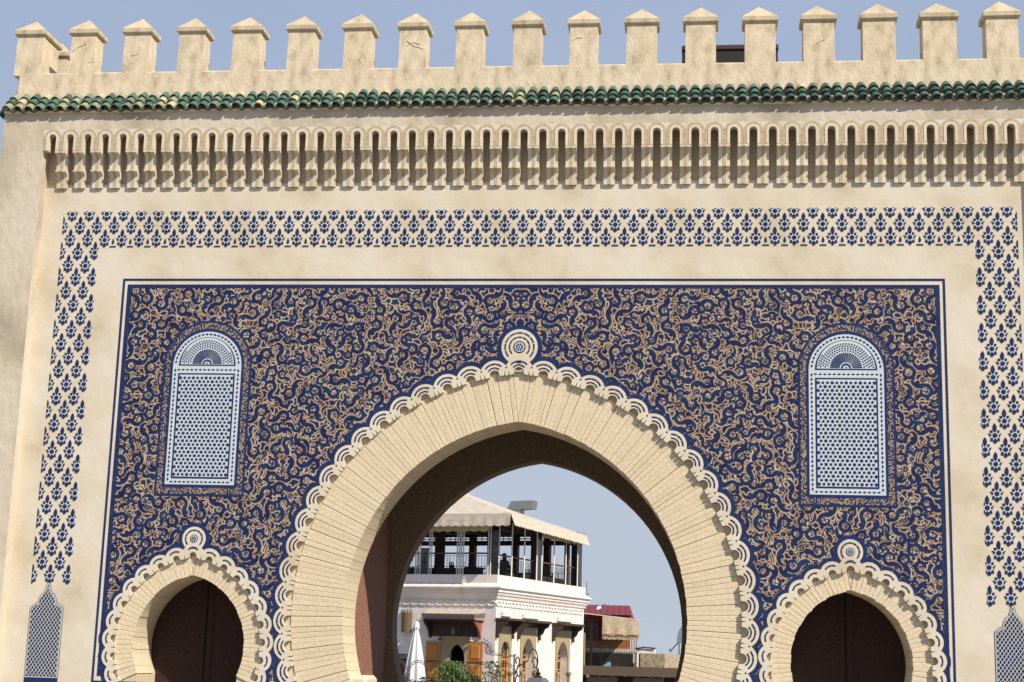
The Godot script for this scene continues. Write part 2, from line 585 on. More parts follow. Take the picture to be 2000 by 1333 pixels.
func rect(x0: float, y0: float, x1: float, y1: float) -> PackedVector2Array:
	return PackedVector2Array([Vector2(x0, y0), Vector2(x1, y0), Vector2(x1, y1), Vector2(x0, y1)])

func trim_shape(cx: float, yc: float, e: float, r: float, n: int, dth: float, lobe: float, notch: float, tin: float, slits: int, slit_h: float, knob_y: float, knob_r: float, band: float) -> Dictionary:
	var fr: Array = []
	var ta := acos(e / r)
	for k in range(n, 0, -1):
		var th := ta - dth * k
		fr.push_back({"p": Vector2(cx + e - r * cos(th), yc + r * sin(th)), "n": Vector2(-cos(th), sin(th))})
	fr.push_back({"p": Vector2(cx, yc + sqrt(r * r - e * e)), "n": Vector2(0, 1)})
	for k in range(1, n + 1):
		var th := ta - dth * k
		fr.push_back({"p": Vector2(cx - e + r * cos(th), yc + r * sin(th)), "n": Vector2(cos(th), sin(th))})
	var open := PackedVector2Array()
	var base := PackedVector2Array()
	var mids: Array = []
	open.push_back(Vector2(fr[0].p.x, -3.0))
	base.push_back(Vector2(fr[0].p.x, -2.0))
	for i in fr.size():
		var p: Vector2 = fr[i].p; var nn: Vector2 = fr[i].n
		var t := Vector2(nn.y, -nn.x)
		open.push_back(p - t * notch - nn * tin)
		for j in 9:
			var a := PI * j / 8.0
			open.push_back(p - t * cos(a) * notch + nn * sin(a) * notch)
		open.push_back(p + t * notch - nn * tin)
		base.push_back(p)
		if i + 1 < fr.size():
			var p2: Vector2 = fr[i + 1].p
			var mn: Vector2 = (nn + fr[i + 1].n).normalized()
			var mt := Vector2(mn.y, -mn.x)
			var m := (p + p2) * 0.5
			mids.push_back({"p": m, "n": mn})
			for sl in slits:
				var o := (sl - (slits - 1) * 0.5) * 0.068
				open.push_back(m + mt * (o - 0.011) - mn * tin)
				open.push_back(m + mt * o + mn * slit_h)
				open.push_back(m + mt * (o + 0.011) - mn * tin)
	open.push_back(Vector2(fr[-1].p.x, -3.0))
	base.push_back(Vector2(fr[-1].p.x, -2.0))
	var uni := Mb.ccw(base)
	for f in fr:
		uni = biggest(Geometry2D.merge_polygons(uni, circle(f.p, lobe, 26)))
	var knob := circle(Vector2(cx, knob_y), knob_r, 40)
	var off := biggest(Geometry2D.offset_polygon(uni, band, Geometry2D.JOIN_MITER))
	var koff := circle(Vector2(cx, knob_y), knob_r + band, 40)
	var all := biggest(Geometry2D.merge_polygons(uni, knob))
	var wedges: Array = []
	for i in fr.size():
		var a: Dictionary; var b: Dictionary
		a = mids[i - 1] if i > 0 else {"p": fr[0].p + Vector2(0, -0.25), "n": fr[0].n}
		b = mids[i] if i < mids.size() else {"p": fr[-1].p + Vector2(0, -0.25), "n": fr[-1].n}
		wedges.push_back(PackedVector2Array([a.p - a.n * 0.2, a.p + a.n * 0.6, b.p + b.n * 0.6, b.p - b.n * 0.2]))
	return {"frames": fr, "mids": mids, "open": Mb.ccw(open), "uni": uni, "knob": knob, "off": off, "koff": koff, "all": all, "wedges": wedges, "c": Vector2(cx, yc)}

func build_trim(gate: Node3D, name_: String, t: Dictionary, others: Array, arcs: Array, lobe: float) -> void:
	var root := part_group(name_, gate)
	var fr: Array = t.frames
	for i in fr.size():
		var w: PackedVector2Array = t.wedges[i]
		var p: Vector2 = fr[i].p; var nn: Vector2 = fr[i].n
		# the plaster lobe
		var b := Mb.new()
		var tone := rng.randf_range(0.97, 1.04)
		b.col = Color(tone, tone, tone * rng.randf_range(0.97, 1.0))
		for q in minus(Geometry2D.intersect_polygons(t.uni, w), t.open):
			b.extrude(q, -0.06, 0.014, true)
		if b.v.size():
			obj("scallop", b, M.wall, root)
		# glazed arcs
		for a in arcs:
			var g := Mb.new()
			var span: float = a[1]
			for s in 3:
				var sh := rng.randf_range(0.8, 1.25)
				g.col = Color(sh, sh, sh * 0.95)
				var a0 := lerpf(-span, span, s / 3.0) + 0.02; var a1 := lerpf(-span, span, (s + 1) / 3.0) - 0.02
				g.extrude(arc_strip(p, nn, a[0], a[2], a0, a1, 4), 0.0, 0.018)
			obj("glazed_arc", g, M.blue, root)
		if i < t.mids.size():
			var mp: Vector2 = t.mids[i].p; var mn: Vector2 = t.mids[i].n
			var mt := Vector2(mn.y, -mn.x)
			var hh: float = lobe * 0.42
			var c := mp + mn * hh
			var d := 0.018 if arcs.size() > 1 else 0.0
			if d > 0.0:
				var g := Mb.new()
				g.extrude(PackedVector2Array([c - mt * d, c - mn * d, c + mt * d, c + mn * d]), 0.0, 0.018)
				obj("diamond_tile", g, M.blue, root)
		# blue edging outside the lobe, two tiles
		var ring := minus(Geometry2D.intersect_polygons(t.off, w), t.all)
		for o in others:
			ring = minus(ring, o)
		var half := [PackedVector2Array([w[0], w[1], (w[1] + w[2]) * 0.5, (w[0] + w[3]) * 0.5]), PackedVector2Array([(w[0] + w[3]) * 0.5, (w[1] + w[2]) * 0.5, w[2], w[3]])]
		for h in half:
			var sh := rng.randf_range(0.8, 1.2)
			for r in ring:
				for q in Geometry2D.intersect_polygons(r, h):
					for q2 in Geometry2D.offset_polygon(q, -0.003, Geometry2D.JOIN_MITER):
						var e := Mb.new()
						e.col = Color(sh, sh, sh)
						e.extrude(q2, 0.0, 0.008)
						if e.v.size():
							obj("edging_tile", e, M.blue, root)

func knob_boss(gate: Node3D, t: Dictionary, ky: float, kr: float, rings: Array, hub: float) -> void:
	var cx: float = t.c.x
	var c := Vector2(cx, ky)
	var b := Mb.new()
	for q in minus([t.knob], t.uni):
		b.extrude(q, -0.02, 0.0145)
	var boss := obj("keystone_boss", b, M.wall, gate)
	var g := Mb.new()
	for r in rings:
		g = Mb.new()
		for s in 9:
			var a0 := lerpf(-2.35, 2.35, s / 9.0) + 0.03; var a1 := lerpf(-2.35, 2.35, (s + 1) / 9.0) - 0.03
			var sh := rng.randf_range(0.8, 1.2)
			g.col = Color(sh, sh, sh)
			g.extrude(arc_strip(c, Vector2(0, 1), r, 0.024, a0, a1, 3), 0.0, 0.0185)
		obj("ring_tile", g, M.blue, boss)
	g = Mb.new()
	g.col = Color(0.9, 0.9, 0.9)
	g.extrude(circle(c, hub, 24), 0.0, 0.0185)
	obj("hub_tile", g, M.blue, boss)
	# eye-shaped tiles where the boss meets the scallops
	for o in ([-0.05, -0.145] if rings.size() > 1 else [-0.03]):
		var y = ky - kr + o + 0.09
		g = Mb.new()
		g.extrude(PackedVector2Array([Vector2(cx - 0.06, y), Vector2(cx, y - 0.012), Vector2(cx + 0.06, y), Vector2(cx, y + 0.012)]), 0.0, 0.0188)
		obj("eye_tile", g, M.blue, boss)
	var w := Mb.new()
	w.extrude(circle(c, hub * 0.8, 24), 0.0, 0.022)
	obj("rosette_ground", w, M.lattice, boss)
	var d := Mb.new()
	d.extrude(circle(c, hub * 0.14, 10), 0.0, 0.026)
	for i in 8:
		var o := Vector2.from_angle(TAU * i / 8.0 + 0.39)
		var s := o.orthogonal() * hub * 0.17
		d.extrude(PackedVector2Array([c + o * hub * 0.22, c + o * hub * 0.5 - s, c + o * hub * 0.68, c + o * hub * 0.5 + s]), 0.0, 0.026)
	obj("rosette_petal", d, M.blue, boss)
	var e := Mb.new()
	for q in minus(minus([t.koff], t.off), t.knob):
		e.extrude(q, 0.0, 0.0085)
	obj("boss_edging", e, M.blue, boss)

func brick_ring(gate: Node3D, name_: String, cx: float, yc: float, e: float, r0: float, r1: float, th_end: float, dth: float, zf: float, deep: float, L: float, cap: int) -> void:
	var ta := acos(e / r0) - dth * 0.5
	# key wedge between the first courses of both sides
	var kb := Mb.new()
	var x1 := -e + r1 * cos(acos(e / r0)) - 0.006
	var y1 := yc + r1 * sin(acos(e / r0))
	kb.prism(PackedVector2Array([Vector2(cx, yc + sqrt(r0 * r0 - e * e) + 0.03), Vector2(cx + x1, y1), Vector2(cx - x1, y1)]), zf - 0.2, zf, 0.005)
	var ring := obj(name_, kb, M.brick, gate)
	var variants: Array = []
	for vi in 8:
		var cuts: Array = [0.0]
		var pos := 0.0
		var first: float = L * [1.0, 0.5, 0.8, 0.35][vi % 4]
		pos = first
		var W := r1 - r0
		while pos < W - L * 0.25:
			cuts.push_back(pos)
			pos += L * rng.randf_range(0.92, 1.08)
		cuts.push_back(W)
		var course := rng.randf_range(0.95, 1.05)
		var ms: Array = []
		for i in cuts.size() - 1:
			var b := Mb.new()
			var sh := course * rng.randf_range(0.975, 1.02)
			b.col = Color(sh, sh * rng.randf_range(0.985, 1.0), sh * rng.randf_range(0.96, 1.0))
			var ra: float = r0 + cuts[i] + (0.0004 if i > 0 else -rng.randf_range(0.0, 0.014))
			var rb: float = r0 + cuts[i + 1] - 0.0004
			var g := 0.0006
			var za := rng.randf_range(-0.0015, 0.0015)
			var j0 := rng.randf_range(-0.0009, 0.0009); var j1 := rng.randf_range(-0.0009, 0.0009)
			var ha := tan(dth * 0.5) * ra - g; var hb := tan(dth * 0.5) * rb - g
			var z0: float = -deep if i == 0 else -0.06
			var zm := za - 0.0075
			var ch := 0.0075
			b.quad(Vector3(ra, -ha + ch, za), Vector3(rb, -hb + ch, za), Vector3(rb, hb - ch, za), Vector3(ra, ha - ch, za))
			b.quad(Vector3(ra, -ha + j0, zm), Vector3(rb, -hb + j0, zm), Vector3(rb, -hb + ch, za), Vector3(ra, -ha + ch, za))
			b.quad(Vector3(ra, ha - ch, za), Vector3(rb, hb - ch, za), Vector3(rb, hb + j1, zm), Vector3(ra, ha + j1, zm))
			b.quad(Vector3(ra, -ha + j0, z0), Vector3(rb, -hb + j0, z0), Vector3(rb, -hb + j0, zm), Vector3(ra, -ha + j0, zm))
			b.quad(Vector3(rb, hb + j1, z0), Vector3(ra, ha + j1, z0), Vector3(ra, ha + j1, zm), Vector3(rb, hb + j1, zm))
			b.quad(Vector3(ra, ha + j1, z0), Vector3(ra, -ha + j0, z0), Vector3(ra, -ha + j0, zm), Vector3(ra, ha + j1, zm))
			b.quad(Vector3(ra, ha + j1, zm), Vector3(ra, -ha + j0, zm), Vector3(ra, -ha + ch, za), Vector3(ra, ha - ch, za))
			b.quad(Vector3(rb, -hb + j0, zm), Vector3(rb, hb + j1, zm), Vector3(rb, hb - ch, za), Vector3(rb, -hb + ch, za))
			ms.push_back(b)
		variants.push_back(ms)
	var meshes: Array = []
	for ms in variants:
		var l: Array = []
		for b in ms:
			l.push_back(b.mesh([M.brick]))
		meshes.push_back(l)
	var rest := Mb.new()
	var count := 0
	var n := int((ta - th_end) / dth)
	for k in n + 1:
		for side in [1, -1]:
			var th := ta - dth * k
			var a: float = th if side > 0 else PI - th
			var at := Transform3D(Basis(Vector3(0, 0, 1), a + rng.randf_range(-0.0015, 0.0015)), Vector3(cx - side * e, yc, zf))
			var vi := (k * 2 + (1 if side > 0 else 0) * 3 + rng.randi() % 2 * 2) % 8
			for i in meshes[vi].size():
				if count < cap:
					show_mesh("brick", meshes[vi][i], ring, at)
					count += 1
				else:
					var src: Mb = variants[vi][i]
					rest.xf = at
					for q in range(0, src.v.size()):
						rest.col = src.c[q]
						rest.put(src.v[q], src.n[q])
	if rest.v.size():
		stuff(obj("brickwork", rest, M.brick, ring))

# one lily-like star of cut tiles: blue pieces and the pale star between them
func star_pieces() -> Dictionary:
	var blue: Array = []
	blue.push_back(circle(Vector2.ZERO, 0.041, 8))
	blue.push_back(PackedVector2Array([Vector2(-0.017, 0.062), Vector2(0, 0.048), Vector2(0.017, 0.062), Vector2(0.0315, 0.108), Vector2(0.030, 0.145), Vector2(0.017, 0.178), Vector2(0, 0.198), Vector2(-0.017, 0.178), Vector2(-0.030, 0.145), Vector2(-0.0315, 0.108)]))
	blue.push_back(PackedVector2Array([Vector2(0, -0.048), Vector2(-0.028, -0.072), Vector2(-0.030, -0.112), Vector2(0, -0.137), Vector2(0.030, -0.112), Vector2(0.028, -0.072)]))
	for s in [-1.0, 1.0]:
		blue.push_back(PackedVector2Array([Vector2(s * 0.034, 0.042), Vector2(s * 0.068, 0.040), Vector2(s * 0.074, 0.083), Vector2(s * 0.036, 0.083)]))
		blue.push_back(PackedVector2Array([Vector2(s * 0.034, -0.046), Vector2(s * 0.068, -0.038), Vector2(s * 0.076, -0.090), Vector2(s * 0.038, -0.096)]))
		blue.push_back(PackedVector2Array([Vector2(s * 0.050, 0.0), Vector2(s * 0.077, -0.027), Vector2(s * 0.084, 0.0), Vector2(s * 0.108, 0.034), Vector2(s * 0.078, 0.030)]))
	var white: Array = []
	var st := PackedVector2Array()
	for i in 16:
		var a := TAU * i / 16.0 + PI / 8
		st.push_back(Vector2.from_angle(a) * (0.078 if i % 2 == 0 else 0.043))
	white.push_back(st)
	return {"blue": blue, "white": white}

func star_mesh(P: Dictionary, tone: float, at := Vector2.ZERO, clip := PackedVector2Array()) -> ArrayMesh:
	var b := Mb.new(); var w := Mb.new()
	for key in ["white", "blue"]:
		for p in P[key]:
			var list: Array = [p]
			if clip.size():
				var q := PackedVector2Array()
				for x in p:
					q.push_back(x + at)
				list = Geometry2D.intersect_polygons(q, clip)
			for q in list:
				if key == "blue":
					var sh := tone * rng.randf_range(0.82, 1.22)
					b.col = Color(sh, sh * rng.randf_range(0.95, 1.1), sh)
					b.extrude(q, -0.002, 0.008)
				else:
					w.extrude(q, -0.002, 0.004)
	if b.v.size() == 0:
		return null
	var m := b.mesh([M.blue])
	if w.v.size():
		w.add_to(m)
		m.surface_set_material(1, M.white)
	return m

func round_top(cx: float, hw: float, y0: float, ys: float) -> PackedVector2Array:
	var p := PackedVector2Array([Vector2(cx - hw, y0), Vector2(cx + hw, y0)])
	for i in 25:
		var a := PI * i / 24.0
		p.push_back(Vector2(cx + cos(a) * hw, ys + sin(a) * hw))
	return p

func sheet(called: String, p: PackedVector2Array, z: float, m: Material, parent: Node, tone := 1.0) -> MeshInstance3D:
	var b := Mb.new()
	b.col = Color(tone, tone, tone)
	b.extrude(p, 0.0, z)
	return obj(called, b, m, parent)

func diamond(c: Vector2, a: float, b: float) -> PackedVector2Array:
	return PackedVector2Array([c - Vector2(a, 0), c - Vector2(0, b), c + Vector2(a, 0), c + Vector2(0, b)])

func blind_window(gate: Node3D, cx: float, glaze: Material) -> void:
	var win := sheet("window_panel", round_top(cx, 0.775, 4.19, 6.43), 0.010, M.blue, gate)
	var b := Mb.new()
	b.uvs = Vector2(1.0 / 2.9, 1.0 / 2.9)
	b.uvtop = 7.0
	b.extrude(round_top(cx, 0.738, 4.228, 6.43), 0.0, 0.013)
	obj("carved_border", b, glaze, win)
	sheet("inner_edging", round_top(cx, 0.643, 4.335, 6.42), 0.016, M.blue, win)
	sheet("lattice_ground", round_top(cx, 0.600, 4.383, 6.41), 0.020, M.lattice, win)
	var d := Mb.new()
	var y := 4.47
	while y < 6.40:
		for s in [-1, 1]:
			d.extrude(diamond(Vector2(cx + s * 0.553, y), 0.019, 0.030), 0.0, 0.024)
		y += 0.0745
	for i in range(1, 25):
		var a := PI * i / 25.0
		var o := Vector2.from_angle(a)
		var c := Vector2(cx, 6.41) + o * 0.553
		var t := o.orthogonal()
		d.extrude(PackedVector2Array([c - t * 0.030, c - o * 0.019, c + t * 0.030, c + o * 0.019]), 0.0, 0.024)
	for i in 14:
		var x := cx - 0.49 + 0.0754 * i
		d.extrude(diamond(Vector2(x, 6.345), 0.030, 0.017), 0.0, 0.024)
		d.extrude(diamond(Vector2(x, 4.428), 0.030, 0.017), 0.0, 0.024)
	stuff(obj("border_diamond", d, M.blue, win))
	sheet("field_line", rect(cx - 0.498, 4.485, cx + 0.498, 6.285), 0.023, M.blue, win)
	sheet("field_ground", rect(cx - 0.470, 4.515, cx + 0.470, 6.257), 0.0255, M.lattice, win)
	var s := Mb.new()
	var dx := 0.0748; var dy := 0.0635
	for r in 27:
		var yy := 4.552 + dy * r
		for q in 13:
			var x := cx - 0.449 + dx * q + (dx * 0.5 if r % 2 else 0.0)
			if absf(x - cx) > 0.462:
				continue
			var j := r
			var i2 := q - (r - (r % 2)) / 2
			var sh := rng.randf_range(0.75, 1.2)
			s.col = Color(sh, sh, sh)
			if posmod(i2 + 2 * j + (0 if r % 2 == 0 else 0), 3) == 0:
				var st := PackedVector2Array()
				for k in 12:
					st.push_back(Vector2(x, yy) + Vector2.from_angle(TAU * k / 12.0 + PI / 6) * (0.039 if k % 2 == 0 else 0.0205))
				s.extrude(st, 0.0, 0.0285)
			else:
				var hx := PackedVector2Array()
				for k in 6:
					hx.push_back(Vector2(x, yy) + Vector2.from_angle(TAU * k / 6.0 + PI / 6) * 0.0250)
				s.extrude(hx, 0.0, 0.0285)
	stuff(obj("lattice_star", s, M.blue, win))
	# the fan above
	var half := func(rr: float) -> PackedVector2Array:
		var p := PackedVector2Array()
		for i in 25:
			var a := PI * i / 24.0
			p.push_back(Vector2(cx + cos(a) * rr, 6.415 + sin(a) * rr))
		return p
	sheet("fan_line", half.call(0.498), 0.023, M.blue, win)
	var hp: PackedVector2Array = half.call(0.466)
	for i in hp.size():
		hp[i].y += 0.022
	sheet("fan_ground", hp, 0.0255, M.lattice, win)
	var f := Mb.new()
	var o2 := Vector2(cx, 6.445)
	for i in 23:
		var a := PI * (i + 0.5) / 23.0
		var dd := Vector2.from_angle(a); var tt := dd.orthogonal()
		f.extrude(PackedVector2Array([o2 + dd * 0.10 - tt * 0.004, o2 + dd * 0.25 - tt * 0.013, o2 + dd * 0.265, o2 + dd * 0.25 + tt * 0.013, o2 + dd * 0.10 + tt * 0.004]), 0.0, 0.0285)
	for ri in 5:
		var rr: float = [0.292, 0.330, 0.368, 0.404, 0.436][ri]
		var kk := int(PI * rr / 0.044)
		for i in kk:
			var a := PI * (i + 0.5 + 0.5 * (ri % 2)) / (kk + 0.5)
			var c := o2 + Vector2.from_angle(a) * rr
			if c.y < 6.452 or (c - Vector2(cx, 6.415)).length() > 0.452:
				continue
			f.extrude(circle(c, 0.0155, 5), 0.0, 0.0285)
	f.extrude(PackedVector2Array([o2 + Vector2(0.085, 0.0), o2 + Vector2(0.06, 0.06), o2 + Vector2(0, 0.085), o2 + Vector2(-0.06, 0.06), o2 + Vector2(-0.085, 0.0), o2 + Vector2(-0.05, 0.0), o2 + Vector2(-0.04, 0.035), o2 + Vector2(0, 0.05), o2 + Vector2(0.04, 0.035), o2 + Vector2(0.05, 0)]), 0.0, 0.0285)
	f.extrude(circle(o2 + Vector2(0, 0.015), 0.014, 6), 0.0, 0.0285)
	stuff(obj("fan_tile", f, M.blue, win))

func niche_shape(cx: float, g: float) -> PackedVector2Array:
	var half := [[0.29, 0.0], [0.29, 1.146], [0.275, 1.175], [0.235, 1.200], [0.205, 1.204], [0.205, 1.225], [0.165, 1.228], [0.160, 1.275], [0.142, 1.33], [0.115, 1.375], [0.078, 1.404], [0.065, 1.41], [0.065, 1.445], [0.042, 1.452], [0.045, 1.49], [0.034, 1.53], [0.0, 1.58]]
	var p := PackedVector2Array()
	for h in half:
		p.push_back(Vector2(cx + h[0], 1.137 + h[1]))
	for i in range(half.size() - 2, -1, -1):
		p.push_back(Vector2(cx - half[i][0], 1.137 + half[i][1]))
	p = Mb.ccw(p)
	return p if g == 0.0 else biggest(Geometry2D.offset_polygon(p, g, Geometry2D.JOIN_MITER))

func niche_panel(gate: Node3D, cx: float) -> void:
	var o := sheet("lattice_niche", niche_shape(cx, 0.0), 0.008, M.blue, gate)
	sheet("niche_ground", niche_shape(cx, -0.008), 0.011, M.niche_white, o)
	sheet("niche_line", niche_shape(cx, -0.022), 0.0125, M.blue, o)
	sheet("niche_field", niche_shape(cx, -0.028), 0.014, M.niche_white, o)
	var clip := niche_shape(cx, -0.032)
	var d := Mb.new()
	for r in 40:
		for q in range(-5, 6):
			var c := Vector2(cx + q * 0.061 + (0.0305 if r % 2 else 0.0), 1.175 + r * 0.0435)
			var sh := rng.randf_range(0.6, 1.25)
			d.col = Color(sh, sh, sh)
			for w in Geometry2D.intersect_polygons(diamond(c, 0.0235, 0.034), clip):
				d.extrude(w, 0.0, 0.0165)
	stuff(obj("lattice_diamond", d, M.blue, o))
	for i in 4:
		var x := cx - 0.29 + i * 0.145
		var b := Mb.new()
		var sh := rng.randf_range(0.8, 1.2)
		b.col = Color(sh, sh, sh)
		b.extrude(rect(x + 0.002, 1.05, x + 0.143, 1.134), 0.0, 0.009)
		obj("sill_tile", b, M.blue, o)

func strip_tiles(b: Mb, a: Vector2, d: Vector2, w: float, L: float) -> void:
	var k := int(a.distance_to(d) / L)
	var t := (d - a) / k
	var o := t.normalized().orthogonal() * w * 0.5
	for i in k:
		var sh := rng.randf_range(0.75, 1.25)
		b.col = Color(sh, sh * rng.randf_range(0.95, 1.1), sh)
		var p := a + t * i + t.normalized() * 0.0018; var q := a + t * (i + 1) - t.normalized() * 0.0018
		b.extrude(PackedVector2Array([p - o, q - o, q + o, p + o]), -0.002, 0.007)

func corbel_part(gate: Node3D) -> Array:
	# profile of the stepped console, seen from the side
	var pr := PackedVector2Array([Vector2(-0.078, 9.58), Vector2(0.045, 9.58), Vector2(0.047, 9.72), Vector2(0.055, 9.785), Vector2(0.085, 9.825), Vector2(0.14, 9.847), Vector2(0.165, 9.85), Vector2(0.165, 9.876), Vector2(0.112, 9.89), Vector2(0.115, 10.035), Vector2(0.126, 10.10), Vector2(0.16, 10.145), Vector2(0.218, 10.165), Vector2(0.246, 10.17), Vector2(0.246, 10.205), Vector2(0.234, 10.215), Vector2(-0.078, 10.215)])
	var side := Transform3D(Basis(Vector3(0, 0, 1), Vector3(0, 1, 0), Vector3(-1, 0, 0)), Vector3.ZERO)
	var body := Mb.new()
	body.xf = Transform3D(side.basis, Vector3(0.096, 0, 0))
	body.extrude(pr, 0.0, 0.192, true)
	var band := Mb.new()
	var bp := PackedVector2Array()
	for q in pr:
		bp.push_back(Vector2(q.x + (0.004 if q.x > 0 else 0.0), q.y))
	band.xf = Transform3D(side.basis, Vector3(0.028, 0, 0))
	band.extrude(bp, 0.0, 0.056, true)
	# the arched bay between two consoles: slot, white ring, beige ring
	var P := 0.32189
	var y0 := 10.21; var yc := 10.445
	var plate := PackedVector2Array([Vector2(-P / 2, y0), Vector2(-0.065, y0)])
	for i in 11:
		var a := PI - PI * i / 10.0
		plate.push_back(Vector2(cos(a) * 0.065, yc + sin(a) * 0.065))
	plate.append_array(PackedVector2Array([Vector2(0.065, y0), Vector2(P / 2, y0), Vector2(P / 2, 10.60), Vector2(-P / 2, 10.60)]))
	var bay := Mb.new()
	bay.extrude(plate, 0.10, 0.24, true)
	var u := func(ri: float, ro: float, hook: float) -> PackedVector2Array:
		var p := PackedVector2Array([Vector2(-ro, y0 + 0.002), Vector2(-ri, y0 + 0.002)])
		for i in 13:
			var a := PI - PI * i / 12.0
			p.push_back(Vector2(cos(a) * ri, yc + sin(a) * ri))
		p.append_array(PackedVector2Array([Vector2(ri, y0 + 0.002), Vector2(ro, y0 + 0.002)]))
		for i in 13:
			var a := PI * i / 12.0
			p.push_back(Vector2(cos(a) * ro, yc + sin(a) * ro))
		return p
	var ring := Mb.new()
	ring.extrude(u.call(0.067, 0.112, 0.0), 0.23, 0.251)
	var outer := Mb.new()
	outer.extrude(u.call(0.114, 0.160, 0.0), 0.23, 0.245)
	return [body.mesh([M.wall]), band.mesh([M.beige]), bay.mesh([M.wall]), ring.mesh([M.wall]), outer.mesh([M.beige])]

func roof_tile_mesh(m: Material, r0: float, r1: float, L: float, up: bool) -> Mb:
	var b := Mb.new()
	var k := 9
	var th := 0.014
	var s := 1.0 if up else -1.0
	var po := func(f: float, w: float, rr: float) -> Vector3: return Vector3(-cos(w) * rr, sin(w) * rr * s, L * (f - 0.5))
	for i in k:
		var w0 := PI * i / k; var w1 := PI * (i + 1) / k
		for sh in 2:
			var d := 0.0 if sh == 0 else -th
			var a: Vector3 = po.call(0.0, w0, r0 + d); var c2: Vector3 = po.call(0.0, w1, r0 + d)
			var d2: Vector3 = po.call(1.0, w1, r1 + d); var e: Vector3 = po.call(1.0, w0, r1 + d)
			var f := 1.0 if sh == 0 else -1.0
			var n0 := Vector3(-cos(w0), sin(w0) * s, 0) * f; var n1 := Vector3(-cos(w1), sin(w1) * s, 0) * f
			if (sh == 0) == up:
				b.trin(a, e, d2, n0, n0, n1); b.trin(a, d2, c2, n0, n1, n1)
			else:
				b.trin(a, d2, e, n0, n1, n0); b.trin(a, c2, d2, n0, n1, n1)
		for q in [0.0, 1.0]:
			var rr: float = r0 if q == 0.0 else r1
			var A: Vector3 = po.call(q, w0, rr - th); var B: Vector3 = po.call(q, w1, rr - th); var C: Vector3 = po.call(q, w1, rr); var D: Vector3 = po.call(q, w0, rr)
			if (q == 1.0) == up:
				b.quad(A, D, C, B)
			else:
				b.quad(A, B, C, D)
	return b

